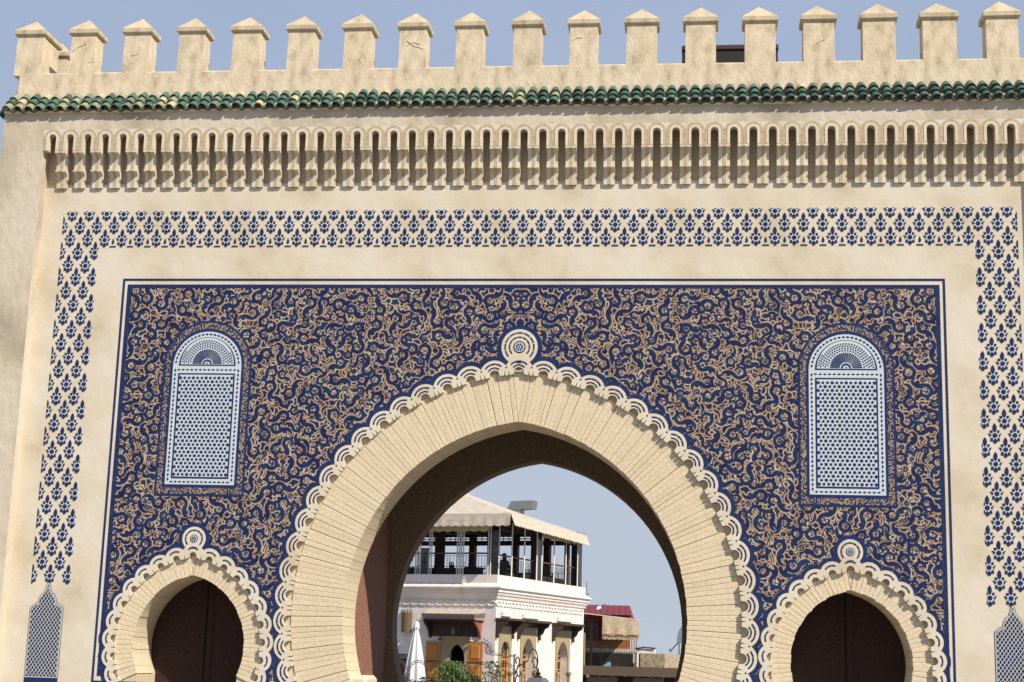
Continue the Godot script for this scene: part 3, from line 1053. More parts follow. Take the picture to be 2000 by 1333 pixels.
func build_gate(glaze: Material) -> void:
	var gate := thing("city_gate", "monumental cream city gate with three horseshoe arches, blue tile panels and a crenellated top", "gate")
	# trims
	var tm := trim_shape(0.0, 2.31, 0.355, 4.055, 18, deg_to_rad(5.79), 0.245, 0.083, 0.03, 2, 0.055, 6.77, 0.305, 0.075)
	var ts: Array = []
	for cx in [-5.375, 5.375]:
		ts.push_back(trim_shape(cx, 1.74, 0.215, 1.475, 10, deg_to_rad(11.25), 0.195, 0.062, 0.025, 1, 0.055, 3.48, 0.20, 0.065))
	# masonry
	var core := Mb.new()
	var bottom := PackedVector2Array([Vector2(-9.2, 0)])
	for a in [[-5.375, 1.74, 0.215, 1.165], [0.0, 2.31, 0.44, 3.25], [5.375, 1.74, 0.215, 1.165]]:
		bottom.append_array(arch_pts(a[0], a[1], a[2], a[3], deg_to_rad(-24.0), 0.0))
	bottom.append_array(PackedVector2Array([Vector2(9.2, 0), Vector2(9.2, 11.0), Vector2(-9.2, 11.0)]))
	core.extrude(bottom, -1.05, -0.075, true)
	obj("masonry", core, M.mortar, gate)
	var plate := [rect(-8.6, 0.0, 8.6, 9.655)]
	for t in [tm, ts[0], ts[1]]:
		plate = minus(plate, t.uni)
	var pb := Mb.new()
	for p in plate:
		pb.extrude(p, -0.075, 0.0)
	obj("facade_plaster", pb, M.wall, gate)
	var fb := Mb.new()
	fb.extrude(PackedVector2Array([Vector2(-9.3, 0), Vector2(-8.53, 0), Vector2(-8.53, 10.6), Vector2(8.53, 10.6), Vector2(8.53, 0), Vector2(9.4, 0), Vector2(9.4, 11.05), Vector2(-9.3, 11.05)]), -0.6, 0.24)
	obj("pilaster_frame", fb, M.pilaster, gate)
	# sides, back wall with its arch, hall
	var sb := Mb.new()
	sb.box(Vector3(-9.3, 0, -3.9), Vector3(-8.9, 11.0, -0.6)); sb.box(Vector3(9.0, 0, -3.9), Vector3(9.4, 11.0, -0.6))
	var back := PackedVector2Array([Vector2(-9.3, 0)])
	back.append_array(arch_pts(0.0, 2.25, 0.44, 3.14, deg_to_rad(-24.0), 0.0))
	back.append_array(PackedVector2Array([Vector2(9.4, 0), Vector2(9.4, 11.0), Vector2(-9.3, 11.0)]))
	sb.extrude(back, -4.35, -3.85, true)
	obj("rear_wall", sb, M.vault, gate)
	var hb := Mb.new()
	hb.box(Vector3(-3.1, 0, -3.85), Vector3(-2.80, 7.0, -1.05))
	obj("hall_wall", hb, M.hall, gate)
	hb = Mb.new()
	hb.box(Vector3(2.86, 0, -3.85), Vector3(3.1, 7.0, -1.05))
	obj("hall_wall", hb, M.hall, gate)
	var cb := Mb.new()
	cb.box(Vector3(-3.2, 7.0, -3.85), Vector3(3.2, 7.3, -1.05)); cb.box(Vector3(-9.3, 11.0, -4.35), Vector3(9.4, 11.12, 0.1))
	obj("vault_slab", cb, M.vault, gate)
	# brick arches
	brick_ring(gate, "main_arch", 0.0, 2.31, 0.44, 3.25, 4.10, deg_to_rad(-23.0), 0.0223, -0.052, 0.93, 0.27, 300)
	brick_ring(gate, "side_arch", -5.375, 1.74, 0.215, 1.165, 1.475, deg_to_rad(-23.0), 0.0585, -0.050, 0.78, 0.25, 0)
	brick_ring(gate, "side_arch", 5.375, 1.74, 0.215, 1.165, 1.475, deg_to_rad(-23.0), 0.0585, -0.050, 0.78, 0.25, 0)
	for s in [-1.0, 1.0]:
		var ib := Mb.new()
		ib.cbox(Vector3(s * 2.66 - 0.30, 0.0, -1.0), Vector3(s * 2.66 + 0.30, 1.33, -0.10), 0.06)
		obj("impost", ib, M.brick, gate)
	# doors of the side arches
	for cx in [-5.375, 5.375]:
		for s in [-1, 1]:
			var d := Mb.new()
			var x0: float = cx + (0.006 if s > 0 else -1.25); var x1: float = cx + (1.25 if s > 0 else -0.006)
			d.box(Vector3(x0, 0, -1.12), Vector3(x1, 3.0, -0.99))
			d.box(Vector3(cx + 0.02, 0, -0.99), Vector3(cx + 0.11, 3.0, -0.976)) if s > 0 else d.box(Vector3(cx - 0.11, 0, -0.99), Vector3(cx - 0.02, 3.0, -0.976))
			obj("door_leaf", d, M.door, gate)
	# scalloped trims with their bosses
	build_trim(gate, "main_arch_trim", tm, [ts[0].all, ts[1].all], [[0.118, 0.92, 0.024], [0.182, 0.86, 0.026]], 0.245)
	for t in ts:
		build_trim(gate, "side_arch_trim", t, [tm.off, tm.all], [[0.128, 0.72, 0.024]], 0.195)
	knob_boss(gate, tm, 6.77, 0.305, [0.242, 0.168], 0.104)
	for t in ts:
		knob_boss(gate, t, 3.48, 0.20, [0.142], 0.068)
	# panel frame
	var st := Mb.new()
	strip_tiles(st, Vector2(-6.96, 7.93), Vector2(6.96, 7.93), 0.036, 0.118)
	for s in [-1.0, 1.0]:
		strip_tiles(st, Vector2(s * 6.942, 1.12), Vector2(s * 6.942, 7.91), 0.036, 0.118)
		strip_tiles(st, Vector2(s * 6.96, 1.105), Vector2(s * 5.6, 1.105), 0.036, 0.118)
	obj("outer_line", st, M.blue, gate)
	var it := Mb.new()
	strip_tiles(it, Vector2(-6.87, 7.812), Vector2(6.87, 7.812), 0.064, 0.118)
	for s in [-1.0, 1.0]:
		strip_tiles(it, Vector2(s * 6.84, 1.20), Vector2(s * 6.84, 7.778), 0.060, 0.118)
	obj("inner_line", it, M.blue, gate)
	# arabesque tiles
	var panel := sheet("arabesque_panel", PackedVector2Array([Vector2(-6.81, 6.35), Vector2(6.81, 6.35), Vector2(6.81, 7.78), Vector2(-6.81, 7.78)]), 0.0015, M.grout, gate)
	var cuts := [tm.off, tm.koff, ts[0].off, ts[0].koff, ts[1].off, ts[1].koff]
	var boxes: Array = []
	for c in [[0.0, 2.31, 3.70, 4.45], [-5.375, 1.74, 1.1, 1.85], [5.375, 1.74, 1.1, 1.85]]:
		boxes.push_back(c)
	var wins := [round_top(-5.35, 0.775, 4.19, 6.43), round_top(5.35, 0.775, 4.19, 6.43)]
	var tw := 0.1513; var thh := 0.1462
	var rest := Mb.new()
	var singles: Array = []
	for r in 45:
		for q in 90:
			var x := -6.81 + tw * q; var y := 7.78 - thh * (r + 1)
			var m := Vector2(x + tw / 2, y + thh / 2)
			if (m - Vector2(0, 2.31)).length() < 3.4 or (absf(m.x) < 3.4 and m.y < 2.3):
				continue
			if (m - Vector2(signf(m.x) * 5.375, 1.74)).length() < 1.1 or (absf(absf(m.x) - 5.375) < 1.1 and m.y < 1.7):
				continue
			var list: Array = [rect(x + 0.0014, y + 0.0014, x + tw - 0.0014, y + thh - 0.0014)]
			if (m - Vector2(0, 2.31)).length() < 4.6 or absf(m.x) < 0.6:
				list = minus(minus(list, tm.off), tm.koff)
			if (m - Vector2(signf(m.x) * 5.375, 2.3)).length() < 2.1 and m.y < 4.1:
				var i := 0 if m.x < 0 else 1
				list = minus(minus(list, ts[i].off), ts[i].koff)
			if absf(absf(m.x) - 5.35) < 0.95 and m.y > 4.0 and m.y < 7.4:
				list = minus(list, wins[0 if m.x < 0 else 1])
			for p in list:
				if p.size() < 3:
					continue
				if p.size() == 4 and singles.size() < 300 and rng.randf() < 0.3:
					singles.push_back(p)
				else:
					arab_tile(rest, p)
	for p in singles:
		var b := Mb.new()
		arab_tile(b, p)
		obj("arabesque_tile", b, glaze, panel)
	stuff(obj("arabesque_tiling", rest, glaze, panel))
	blind_window(gate, -5.35, glaze)
	blind_window(gate, 5.35, glaze)
	niche_panel(gate, -7.83)
	niche_panel(gate, 7.85)
	star_border(gate)
	# cornice of arched consoles
	var cm := corbel_part(gate)
	for i in 53:
		var x := -8.53 + 0.32189 * (i + 0.5)
		var at := Transform3D(Basis.IDENTITY, Vector3(x, 0, 0))
		var bay := show_mesh("arched_bay", cm[2], gate, at)
		show_mesh("slot_ring", cm[3], bay); show_mesh("outer_ring", cm[4], bay)
		if i < 52:
			at.origin.x += 0.16094 + rng.randf_range(-0.004, 0.004)
			var con := show_mesh("console", cm[0], gate, at)
			show_mesh("console_band", cm[1], con)
	# parapet and merlons
	var pp := Mb.new()
	pp.cbox(Vector3(-9.21, 10.9, -0.34), Vector3(9.4, 11.74, 0.04), 0.02)
	pp.cbox(Vector3(-9.21, 10.9, -4.3), Vector3(-8.83, 11.74, -0.35), 0.02)
	obj("parapet", pp, M.old, gate)
	var caps := [[-9.5, -8.91], [-8.478, -7.93], [-7.484, -6.92], [-6.47, -5.92], [-5.483, -4.89], [-4.476, -3.91], [-3.46, -2.89], [-2.469, -1.90], [-1.461, -0.90], [-0.452, 0.121], [0.531, 1.10], [1.514, 2.12], [2.524, 3.13], [3.534, 4.14], [4.517, 5.13], [5.51, 6.145], [6.502, 7.15], [7.544, 8.16], [8.55, 9.16]]
	for i in caps.size():
		merlon(gate, caps[i][0] + 0.155, caps[i][1] + 0.155, 0.04, -0.68 if i == 0 else -0.37)
	for i in 3:
		merlon(gate, -9.25, -8.75, -1.0 - i, -1.45 - i)
	merlon(gate, 8.84, 9.4, -1.1, -1.6)
	for i in 16:
		var k := Mb.new()
		var p := Vector2(rng.randf_range(-9.0, 8.3), rng.randf_range(11.25, 11.72))
		var x0 := -9.1; var x1 := 9.2
		if i % 2:
			var q: Array = caps[rng.randi() % 18]
			x0 = q[0] + 0.21; x1 = q[1] + 0.10
			p = Vector2(rng.randf_range(x0 + 0.06, x1 - 0.06), rng.randf_range(11.85, 12.35))
		var a := rng.randf() * TAU
		for sgm in 7:
			var d := Vector2.from_angle(a) * rng.randf_range(0.025, 0.06)
			var q := p + d
			var o := d.normalized().orthogonal() * rng.randf_range(0.0008, 0.0017)
			if p.y > 11.2 and p.y < 12.45 and q.y < 12.45 and (minf(p.y, q.y) > 11.76 if i % 2 else maxf(p.y, q.y) < 11.70) and minf(p.x, q.x) > x0 and maxf(p.x, q.x) < x1:
				k.extrude(PackedVector2Array([p - o, q - o, q + o, p + o]), 0.01, 0.0412)
			p = q
			a += rng.randf_range(-0.45, 0.45)
		if k.v.size():
			obj("plaster_crack", k, M.crack, gate)
	roof_tiles(gate)

func arab_tile(b: Mb, p: PackedVector2Array) -> void:
	var sh := rng.randf_range(0.86, 1.12)
	b.col = Color(sh, sh * rng.randf_range(0.97, 1.04), sh * rng.randf_range(0.95, 1.05))
	b.uvs = Vector2(IS / IW, IS / IH)
	b.uvtop = 7.8
	var q := Mb.ccw(p)
	var n0 := Vector3(rng.randf_range(-0.012, 0.012), rng.randf_range(-0.012, 0.012), 1).normalized()
	var k := b.v.size()
	b.extrude(q, 0.001, 0.0055 + rng.randf_range(-0.0008, 0.0008))
	for i in range(k, b.v.size()):
		if b.n[i].z > 0.9:
			b.n[i] = n0

func merlon(gate: Node3D, x0: float, x1: float, zf: float, zb: float) -> void:
	var j := rng.randf_range(-0.012, 0.012)
	var b := Mb.new()
	var tone := rng.randf_range(0.93, 1.05)
	b.col = Color(tone, tone, tone * rng.randf_range(0.96, 1.0))
	var i := 0.042
	b.hull8([Vector3(x0 + i, 11.70, zf - 0.001), Vector3(x1 - i, 11.70, zf - 0.001), Vector3(x1 - i, 11.70, zb + i), Vector3(x0 + i, 11.70, zb + i),
		Vector3(x0 + i + 0.006, 12.48, zf - 0.012), Vector3(x1 - i - 0.004, 12.48, zf - 0.012), Vector3(x1 - i - 0.004, 12.48, zb + i), Vector3(x0 + i + 0.006, 12.48, zb + i)])
	var m := obj("merlon", b, M.old, gate)
	var c := Mb.new()
	c.col = b.col * Color(0.82, 0.81, 0.78)
	var e := 0.03
	var lo := [Vector3(x0 + e * 0.7, 12.46, zf + e * 0.3), Vector3(x1 - e * 0.7, 12.46, zf + e * 0.3), Vector3(x1 - e * 0.7, 12.46, zb), Vector3(x0 + e * 0.7, 12.46, zb)]
	var hi := [Vector3(x0, 12.49, zf + e), Vector3(x1, 12.49 + j * 0.4, zf + e), Vector3(x1, 12.49, zb - e), Vector3(x0, 12.49, zb - e)]
	var up := [Vector3(x0 + 0.003, 12.565, zf + e), Vector3(x1 - 0.003, 12.565 + j * 0.5, zf + e), Vector3(x1 - 0.003, 12.565, zb - e), Vector3(x0 + 0.003, 12.565, zb - e)]
	c.quad(lo[3], lo[2], lo[1], lo[0])
	var cx := (x0 + x1) * 0.5 + j
	var r := maxf(0.0, (zf - zb) * 0.5 - 0.22)
	var zc := (zf + zb) * 0.5
	var a := Vector3(cx, 12.835 + j, zc + r); var d := Vector3(cx, 12.835 + j, zc - r)
	for k in 4:
		var k2 := (k + 1) % 4
		c.quad(lo[k], lo[k2], hi[k2], hi[k]); c.quad(hi[k], hi[k2], up[k2], up[k])
	c.tri(up[0], up[1], a); c.tri(up[2], up[3], d)
	c.tri(up[1], up[2], d); c.tri(up[1], d, a); c.tri(up[3], up[0], a); c.tri(up[3], a, d)
	obj("merlon_cap", c, M.old, m)

func roof_tiles(gate: Node3D) -> void:
	var bed := Mb.new()
	bed.hull8([Vector3(-9.30, 10.90, 0.27), Vector3(9.4, 10.90, 0.27), Vector3(9.4, 10.90, -0.08), Vector3(-9.30, 10.90, -0.08), Vector3(-9.30, 10.925, 0.30), Vector3(9.4, 10.925, 0.30), Vector3(9.4, 11.30, -0.06), Vector3(-9.30, 11.30, -0.06)])
	bed.hull8([Vector3(-9.33, 10.90, -0.09), Vector3(-8.95, 10.90, -0.09), Vector3(-8.95, 10.90, -4.3), Vector3(-9.33, 10.90, -4.3), Vector3(-9.33, 10.915, -0.09), Vector3(-9.0, 11.235, -0.09), Vector3(-9.0, 11.235, -4.3), Vector3(-9.33, 10.915, -4.3)])
	var roof := obj("tile_eave", bed, M.old, gate)
	var sl := Vector3(0, -0.37, 0.325).normalized()
	var up := Vector3(0, sl.z, -sl.y)
	var base := Basis(Vector3(1, 0, 0), up, sl)
	var meshes: Array = []
	for m in M.green:
		meshes.push_back(roof_tile_mesh(m, 0.064, 0.082, 0.24, true).mesh([m]))
	var chan := Mb.new()
	var chm := roof_tile_mesh(null, 0.068, 0.076, 0.5, false)
	for i in 94:
		var x := -9.22 + 0.1985 * i
		var f := float(i) / 93.0
		for k in 3:
			var r := rng.randf()
			var pale := 0.66 * clampf(1.15 - f * 3.0, 0.0, 1.0) + 0.05
			var gi := 0
			if r < pale * 0.5: gi = 4
			elif r < pale * 0.75: gi = 5
			elif r < pale: gi = 3
			else: gi = [0, 1, 2, 1, 0, 2][rng.randi() % 6] if f > 0.3 else [0, 1, 1][rng.randi() % 3]
			var o := Vector3(x + rng.randf_range(-0.008, 0.008), 0, 0) + Vector3(0, 11.0, 0.235) - sl * (0.165 * k - 0.005 + rng.randf_range(-0.010, 0.010)) + up * (0.022 + 0.008 * rng.randf())
			var bs := base.rotated(up, rng.randf_range(-0.06, 0.06)).rotated(Vector3(1, 0, 0), -0.13)
			show_mesh("roof_tile", meshes[gi], roof, Transform3D(bs, o))
		chan.xf = Transform3D(base.rotated(up, rng.randf_range(-0.03, 0.03)), Vector3(x + 0.099, 11.105, 0.152) + up * 0.05 + sl * rng.randf_range(-0.012, 0.02))
		var sh := rng.randf_range(0.7, 1.3)
		chan.col = Color(sh, sh, sh)
		for q in chm.v.size():
			chan.put(chm.v[q], chm.n[q])
	stuff(obj("channel_tiling", chan, M.green[2], roof))
	# the eave turns the corner
	var sl2 := Vector3(-0.345, -0.32, 0).normalized()
	var b2 := Basis(Vector3(0, 0, 1), Vector3(sl2.y, -sl2.x, 0) * 1.0, sl2)
	for i in 12:
		for k in 2:
			show_mesh("corner_tile", meshes[[0, 4, 5, 1, 3, 2][(i + k * 2) % 6]], roof, Transform3D(Basis(sl2.cross(Vector3(-sl2.y, sl2.x, 0)) * -1.0, Vector3(sl2.y, -sl2.x, 0), sl2), Vector3(-9.36, 10.985, 0.1 - 0.2 * i) - sl2 * 0.155 * k))
	# dry weeds rooted above the tiles
	for i in 9:
		var w := Mb.new()
		var x := rng.randf_range(-8.5, 8.0)
		for s in 5:
			var a := rng.randf_range(-0.5, 0.5)
			var h := rng.randf_range(0.12, 0.32)
			w.tube([Vector3(x, 11.2, 0.045), Vector3(x + a * h * 0.4, 11.2 + h * 0.6, 0.07), Vector3(x + a * h * 1.2, 11.2 + h, 0.06 + rng.randf() * 0.05)], 0.003, 3, 0.0015)
		obj("dry_weed", w, M.weed, gate)

func star_border(gate: Node3D) -> void:
	var P := star_pieces()
	var border := sheet("star_border", rect(-8.15, 8.50, 8.15, 9.17), 0.0012, M.wall, gate)
	var variants: Array = []
	for i in 5:
		variants.push_back(star_mesh(P, [0.85, 1.0, 1.12, 0.95, 1.05][i]))
	var band := PackedVector2Array([Vector2(-8.14, 1.0), Vector2(-7.465, 1.0), Vector2(-7.465, 8.50), Vector2(7.465, 8.50), Vector2(7.465, 1.0), Vector2(8.14, 1.0), Vector2(8.14, 9.165), Vector2(-8.14, 9.165)])
	var dx := 16.28 / 52.0
	for r in 30:
		var y := 9.115 - 0.2335 * r
		if y < 2.42:
			break
		for i in 53:
			var x := -8.14 + dx * i + (dx * 0.5 if r % 2 == 0 else 0.0)
			if r > 2 and absf(x) < 7.40:
				continue
			if absf(x) > 8.16:
				continue
			var p := Vector2(x + rng.randf_range(-0.004, 0.004), y + rng.randf_range(-0.005, 0.005))
			var nx := -7.83 if x < 0 else 7.85
			if y < 2.62 and absf(x - nx) < 0.24:
				continue
			var edge := r == 0 or absf(x) > 7.98 or (absf(x) < 7.60 and r > 2)
			if edge:
				var m := star_mesh(P, rng.randf_range(0.88, 1.1), p, band)
				if m:
					show_mesh("star_tile", m, border)
			else:
				show_mesh("star_tile", variants[rng.randi() % 5], border, Transform3D(Basis(Vector3(0, 0, 1), rng.randf_range(-0.02, 0.02)), Vector3(p.x, p.y, 0.0)))
	var foot := Mb.new()
	for i in 48:
		var x := -8.14 + dx * (i + 2)
		if absf(x) > 7.36:
			continue
		foot.extrude(PackedVector2Array([Vector2(x - 0.022, 8.585), Vector2(x, 8.562), Vector2(x + 0.022, 8.585), Vector2(x + 0.020, 8.62), Vector2(x, 8.675), Vector2(x - 0.020, 8.62)]), 0.0, 0.008)
		foot.extrude(rect(x - 0.055, 8.512, x + 0.055, 8.536), 0.0, 0.008)
	obj("flame_tile", foot, M.blue, border)

# ------------------------------------------------------------------ things behind the gate
func iron(paths: Array, r := 0.012, seg := 4) -> Mb:
	var b := Mb.new()
	for p in paths:
		b.tube(p, r, seg)
	return b

func arc3(c: Vector3, u: Vector3, w: Vector3, r: float, a0: float, a1: float, k := 12, grow := 0.0) -> Array:
	var p: Array = []
	for i in k + 1:
		var a := lerpf(a0, a1, float(i) / k)
		p.push_back(c + (u * cos(a) + w * sin(a)) * (r + grow * float(i) / k))
	return p

func cafe_xf() -> Transform3D:
	return Transform3D(Basis(Vector3(0, 1, 0), deg_to_rad(-17.0)), Vector3(-4.150, 0, -31.0))

func fabric_strip(b: Mb, a: Vector3, d: Vector3, out: Vector3, drop: float, flare: float, step: float) -> void:
	var k := int(a.distance_to(d) / step)
	for i in k:
		for h in 4:
			var f0 := (i + h / 4.0) / k; var f1 := (i + (h + 1) / 4.0) / k
			var l0 := drop + 0.045 * absf(sin(PI * f0 * k)) ; var l1 := drop + 0.045 * absf(sin(PI * f1 * k))
			var w0 := 0.012 * sin(PI * f0 * k * 1.37); var w1 := 0.012 * sin(PI * f1 * k * 1.37)
			var p := a.lerp(d, f0); var q := a.lerp(d, f1)
			b.quad(p + out * (flare + w0) - Vector3(0, l0, 0), q + out * (flare + w1) - Vector3(0, l1, 0), q, p)
			b.quad(p - out * 0.01, q - out * 0.01, q + out * (flare + w1 - 0.01) - Vector3(0, l1, 0), p + out * (flare + w0 - 0.01) - Vector3(0, l0, 0))

func lattice_post(c: Node3D, x: float, z: float, y0: float, y1: float, along: Vector3) -> void:
	var b := Mb.new()
	var p := Vector3(x, 0, z)
	var o := along * 0.05
	for s in [-1.0, 1.0]:
		b.tube([p + o * s + Vector3(0, y0, 0), p + o * s + Vector3(0, y1, 0)], 0.024, 4)
	var y := y0
	var s2 := 1.0
	while y < y1 - 0.1:
		b.tube([p + o * s2 + Vector3(0, y, 0), p - o * s2 + Vector3(0, y + 0.1, 0)], 0.014, 3)
		y += 0.1
		s2 = -s2
	obj("lattice_post", b, M.post, c)

func build_cafe() -> void:
	var c := thing("corner_cafe", "pale two-level corner café with a canvas-roofed roof terrace, seen through the main arch", "building", cafe_xf())
	var R := Basis(Vector3(0, 0, -1), Vector3(0, 1, 0), Vector3(1, 0, 0))
	var W := Mb.new()
	W.extrude(PackedVector2Array([Vector2(-9, 0), Vector2(-1.86, 0), Vector2(-1.86, 2.22), Vector2(-1.08, 2.22), Vector2(-1.08, 0), Vector2(0, 0), Vector2(0, 4.62), Vector2(-9, 4.62)]), -0.3, 0.0, true)
	var wp := PackedVector2Array([Vector2(0.31, 0)])
	for w in [[0.50, 1.22, 2.30, 0.36], [2.46, 3.53, 2.45, 0.72], [5.95, 7.05, 2.40, 0.72]]:
		var hw: float = (w[1] - w[0]) / 2; var cx: float = (w[0] + w[1]) / 2; var ys: float = w[2] - w[3]
		wp.push_back(Vector2(w[0], 0.25)) if false else wp.push_back(Vector2(w[0], 0.0))
		for i in 13:
			var a := PI - PI * i / 12.0
			wp.push_back(Vector2(cx + cos(a) * hw, ys + pow(sin(a), 1.25 if w[3] > 0.5 else 1.0) * w[3]))
		wp.push_back(Vector2(w[1], 0.0))
	wp.append_array(PackedVector2Array([Vector2(8.81, 0), Vector2(8.81, 4.62), Vector2(0.31, 4.62)]))
	W.xf = Transform3D(R, Vector3.ZERO)
	W.extrude(wp, -0.4, 0.0, true)
	W.xf = Transform3D.IDENTITY
	W.box(Vector3(-0.31, 0, -0.31), Vector3(-0.001, 4.62, -0.3)) if false else null
	W.box(Vector3(-9.0, 0, -8.81), Vector3(-0.4, 4.62, -8.5)); W.box(Vector3(-9.0, 0, -8.5), Vector3(-8.7, 4.62, -0.3))
	obj("wall", W, M.cafe, c)
	var F := Mb.new()
	F.box(Vector3(-8.7, 3.95, -8.5), Vector3(-0.4, 4.25, -0.3)); F.box(Vector3(-8.7, 0.0, -8.5), Vector3(-0.4, 0.05, -0.3)); F.box(Vector3(-5.2, 0.05, -8.5), Vector3(-5.0, 3.95, -0.3))
	obj("terrace_floor", F, M.brown, c)
	# cornice swept round the corner
	var pr := [[0.003, 3.76], [0.05, 3.80], [0.07, 3.88], [0.12, 3.94], [0.12, 4.0], [0.17, 4.03], [0.17, 4.12], [0.25, 4.17], [0.25, 4.21], [0.04, 4.34], [0.04, 4.645], [-0.2, 4.645]]
	var K := Mb.new()
	for i in pr.size() - 1:
		var o0: float = pr[i][0]; var y0: float = pr[i][1]; var o1: float = pr[i + 1][0]; var y1: float = pr[i + 1][1]
		K.quad(Vector3(-9, y0, o0), Vector3(o0, y0, o0), Vector3(o1, y1, o1), Vector3(-9, y1, o1))
		K.quad(Vector3(o0, y0, o0), Vector3(o0, y0, -8.81 - o0), Vector3(o1, y1, -8.81 - o1), Vector3(o1, y1, o1))
		K.quad(Vector3(o0, y0, -8.81 - o0), Vector3(-9, y0, -8.81 - o0), Vector3(-9, y1, -8.81 - o1), Vector3(o1, y1, -8.81 - o1))
	obj("cornice", K, M.cafe, c)
	for f in [[0, 26, 0.342], [1, 27, 0.318]]:
		var H := Mb.new()
		for i in f[1]:
			var m: float = f[2] * (i + 0.5)
			var pts: Array = []
			for q in [[-0.5, 0], [-0.3, 0.078], [0.3, 0.078], [0.5, 0], [0.3, -0.078], [-0.3, -0.078], [-0.5, 0]]:
				var s: float = m + q[0] * f[2] * 1.04
				pts.push_back(Vector3(-s, 3.62 + q[1], 0.018) if f[0] == 0 else Vector3(0.018, 3.62 + q[1], -s))
			H.tube(pts, 0.030, 4)
		obj("hexagon_frieze", H, M.cafe, c)
	# doorway on the shaded face
	var D := Mb.new()
	var dp := PackedVector2Array([Vector2(-2.09, 0), Vector2(-1.74, 0), Vector2(-1.74, 1.35), Vector2(-1.78, 1.55), Vector2(-1.78, 1.72), Vector2(-1.73, 1.9), Vector2(-1.62, 2.06), Vector2(-1.47, 2.15), Vector2(-1.32, 2.06), Vector2(-1.21, 1.9), Vector2(-1.16, 1.72), Vector2(-1.16, 1.55), Vector2(-1.20, 1.35), Vector2(-1.20, 0), Vector2(-1.05, 0), Vector2(-1.05, 2.43), Vector2(-2.09, 2.43)])
	D.extrude(dp, 0.0, 0.07)
	obj("door_surround", D, M.stucco, c)
	for s in [-2.72, -1.03]:
		var S := Mb.new()
		S.box(Vector3(s, 0.05, 0.02), Vector3(s + 0.57, 2.24, 0.06))
		var sh := obj("shutter", S, M.orange, c)
		for i in 3:
			var y: float = 1.62 - i * 0.70
			var P := Mb.new()
			P.prism(rect(s + 0.10, y + 0.02, s + 0.47, y + 0.52), 0.05, 0.085, 0.025)
			obj("shutter_panel", P, M.orange, sh)
			var B := Mb.new()
			B.box(Vector3(s + 0.005, y - 0.13, 0.06), Vector3(s + 0.565, y - 0.06, 0.072))
			obj("shutter_rail", B, M.rail, sh)
	# canopy over the doorway
	var N := Mb.new()
	N.hull8([Vector3(-2.52, 2.97, 0.72), Vector3(-0.52, 2.97, 0.72), Vector3(-0.46, 2.97, 0.0), Vector3(-2.78, 2.97, 0.0), Vector3(-2.52, 3.03, 0.76), Vector3(-0.50, 3.03, 0.76), Vector3(-0.46, 3.10, 0.0), Vector3(-2.78, 3.10, 0.0)])
	N.box(Vector3(-2.55, 2.42, 0.002), Vector3(-0.58, 2.97, 0.05))
	for i in 9:
		N.box(Vector3(-2.50 + i * 0.24, 2.42, 0.05), Vector3(-2.47 + i * 0.24, 2.97, 0.065))
	var can := obj("door_canopy", N, M.brown, c)
	var N2 := Mb.new()
	N2.hull8([Vector3(-2.54, 3.0, 0.74), Vector3(-0.48, 3.0, 0.74), Vector3(-0.44, 3.0, 0.0), Vector3(-2.80, 3.0, 0.0), Vector3(-2.54, 3.10, 0.80), Vector3(-0.48, 3.10, 0.80), Vector3(-0.44, 3.12, 0.0), Vector3(-2.80, 3.12, 0.0)])
	obj("carved_fascia", N2, M.frieze, can)
	var N3 := Mb.new()
	N3.hull8([Vector3(-2.56, 3.105, 0.83), Vector3(-0.46, 3.105, 0.83), Vector3(-0.42, 3.13, 0.0), Vector3(-2.82, 3.13, 0.0), Vector3(-2.56, 3.20, 0.85), Vector3(-0.46, 3.20, 0.85), Vector3(-0.42, 3.27, 0.0), Vector3(-2.82, 3.27, 0.0)])
	obj("canopy_edge", N3, M.grey, can)
	var N4 := Mb.new()
	N4.hull8([Vector3(-2.50, 3.205, 0.82), Vector3(-0.50, 3.205, 0.82), Vector3(-0.44, 3.272, 0.0), Vector3(-2.80, 3.272, 0.0), Vector3(-2.50, 3.23, 0.80), Vector3(-0.50, 3.23, 0.80), Vector3(-0.44, 3.30, 0.0), Vector3(-2.80, 3.30, 0.0)])
	obj("canopy_top", N4, M.canvas2, can)
	for s in [[-2.62, M.brown], [-0.62, M.redwood]]:
		var B := Mb.new()
		B.xf = Transform3D(Basis(Vector3(0, 0, 1), Vector3(0, 1, 0), Vector3(-1, 0, 0)), Vector3(s[0] + 0.08, 0, 0))
		B.extrude(PackedVector2Array([Vector2(0.003, 2.36), Vector2(0.10, 2.40), Vector2(0.14, 2.55), Vector2(0.30, 2.74), Vector2(0.50, 2.86), Vector2(0.62, 2.97), Vector2(0.003, 2.97)]), 0.0, 0.08, true)
		obj("canopy_bracket", B, s[1], can)
	var T := Mb.new()
	T.box(Vector3(-4.6, 0.0, 0.0), Vector3(-3.46, 1.60, 0.02))
	for i in 14:
		T.box(Vector3(-4.55 + i * 0.08, 1.62, 0.0), Vector3(-4.51 + i * 0.08, 1.71, 0.02))
	T.box(Vector3(-4.6, 1.72, 0.0), Vector3(-3.46, 1.75, 0.03))
	obj("tiled_dado", T, M.brown, c)
	# right face: three windows under bracketed hoods
	var hoods := [[-0.02, 1.50, 0.05, 1.42], [1.93, 4.08, 2.0, 3.98], [5.35, 7.60, 5.42, 7.5]]
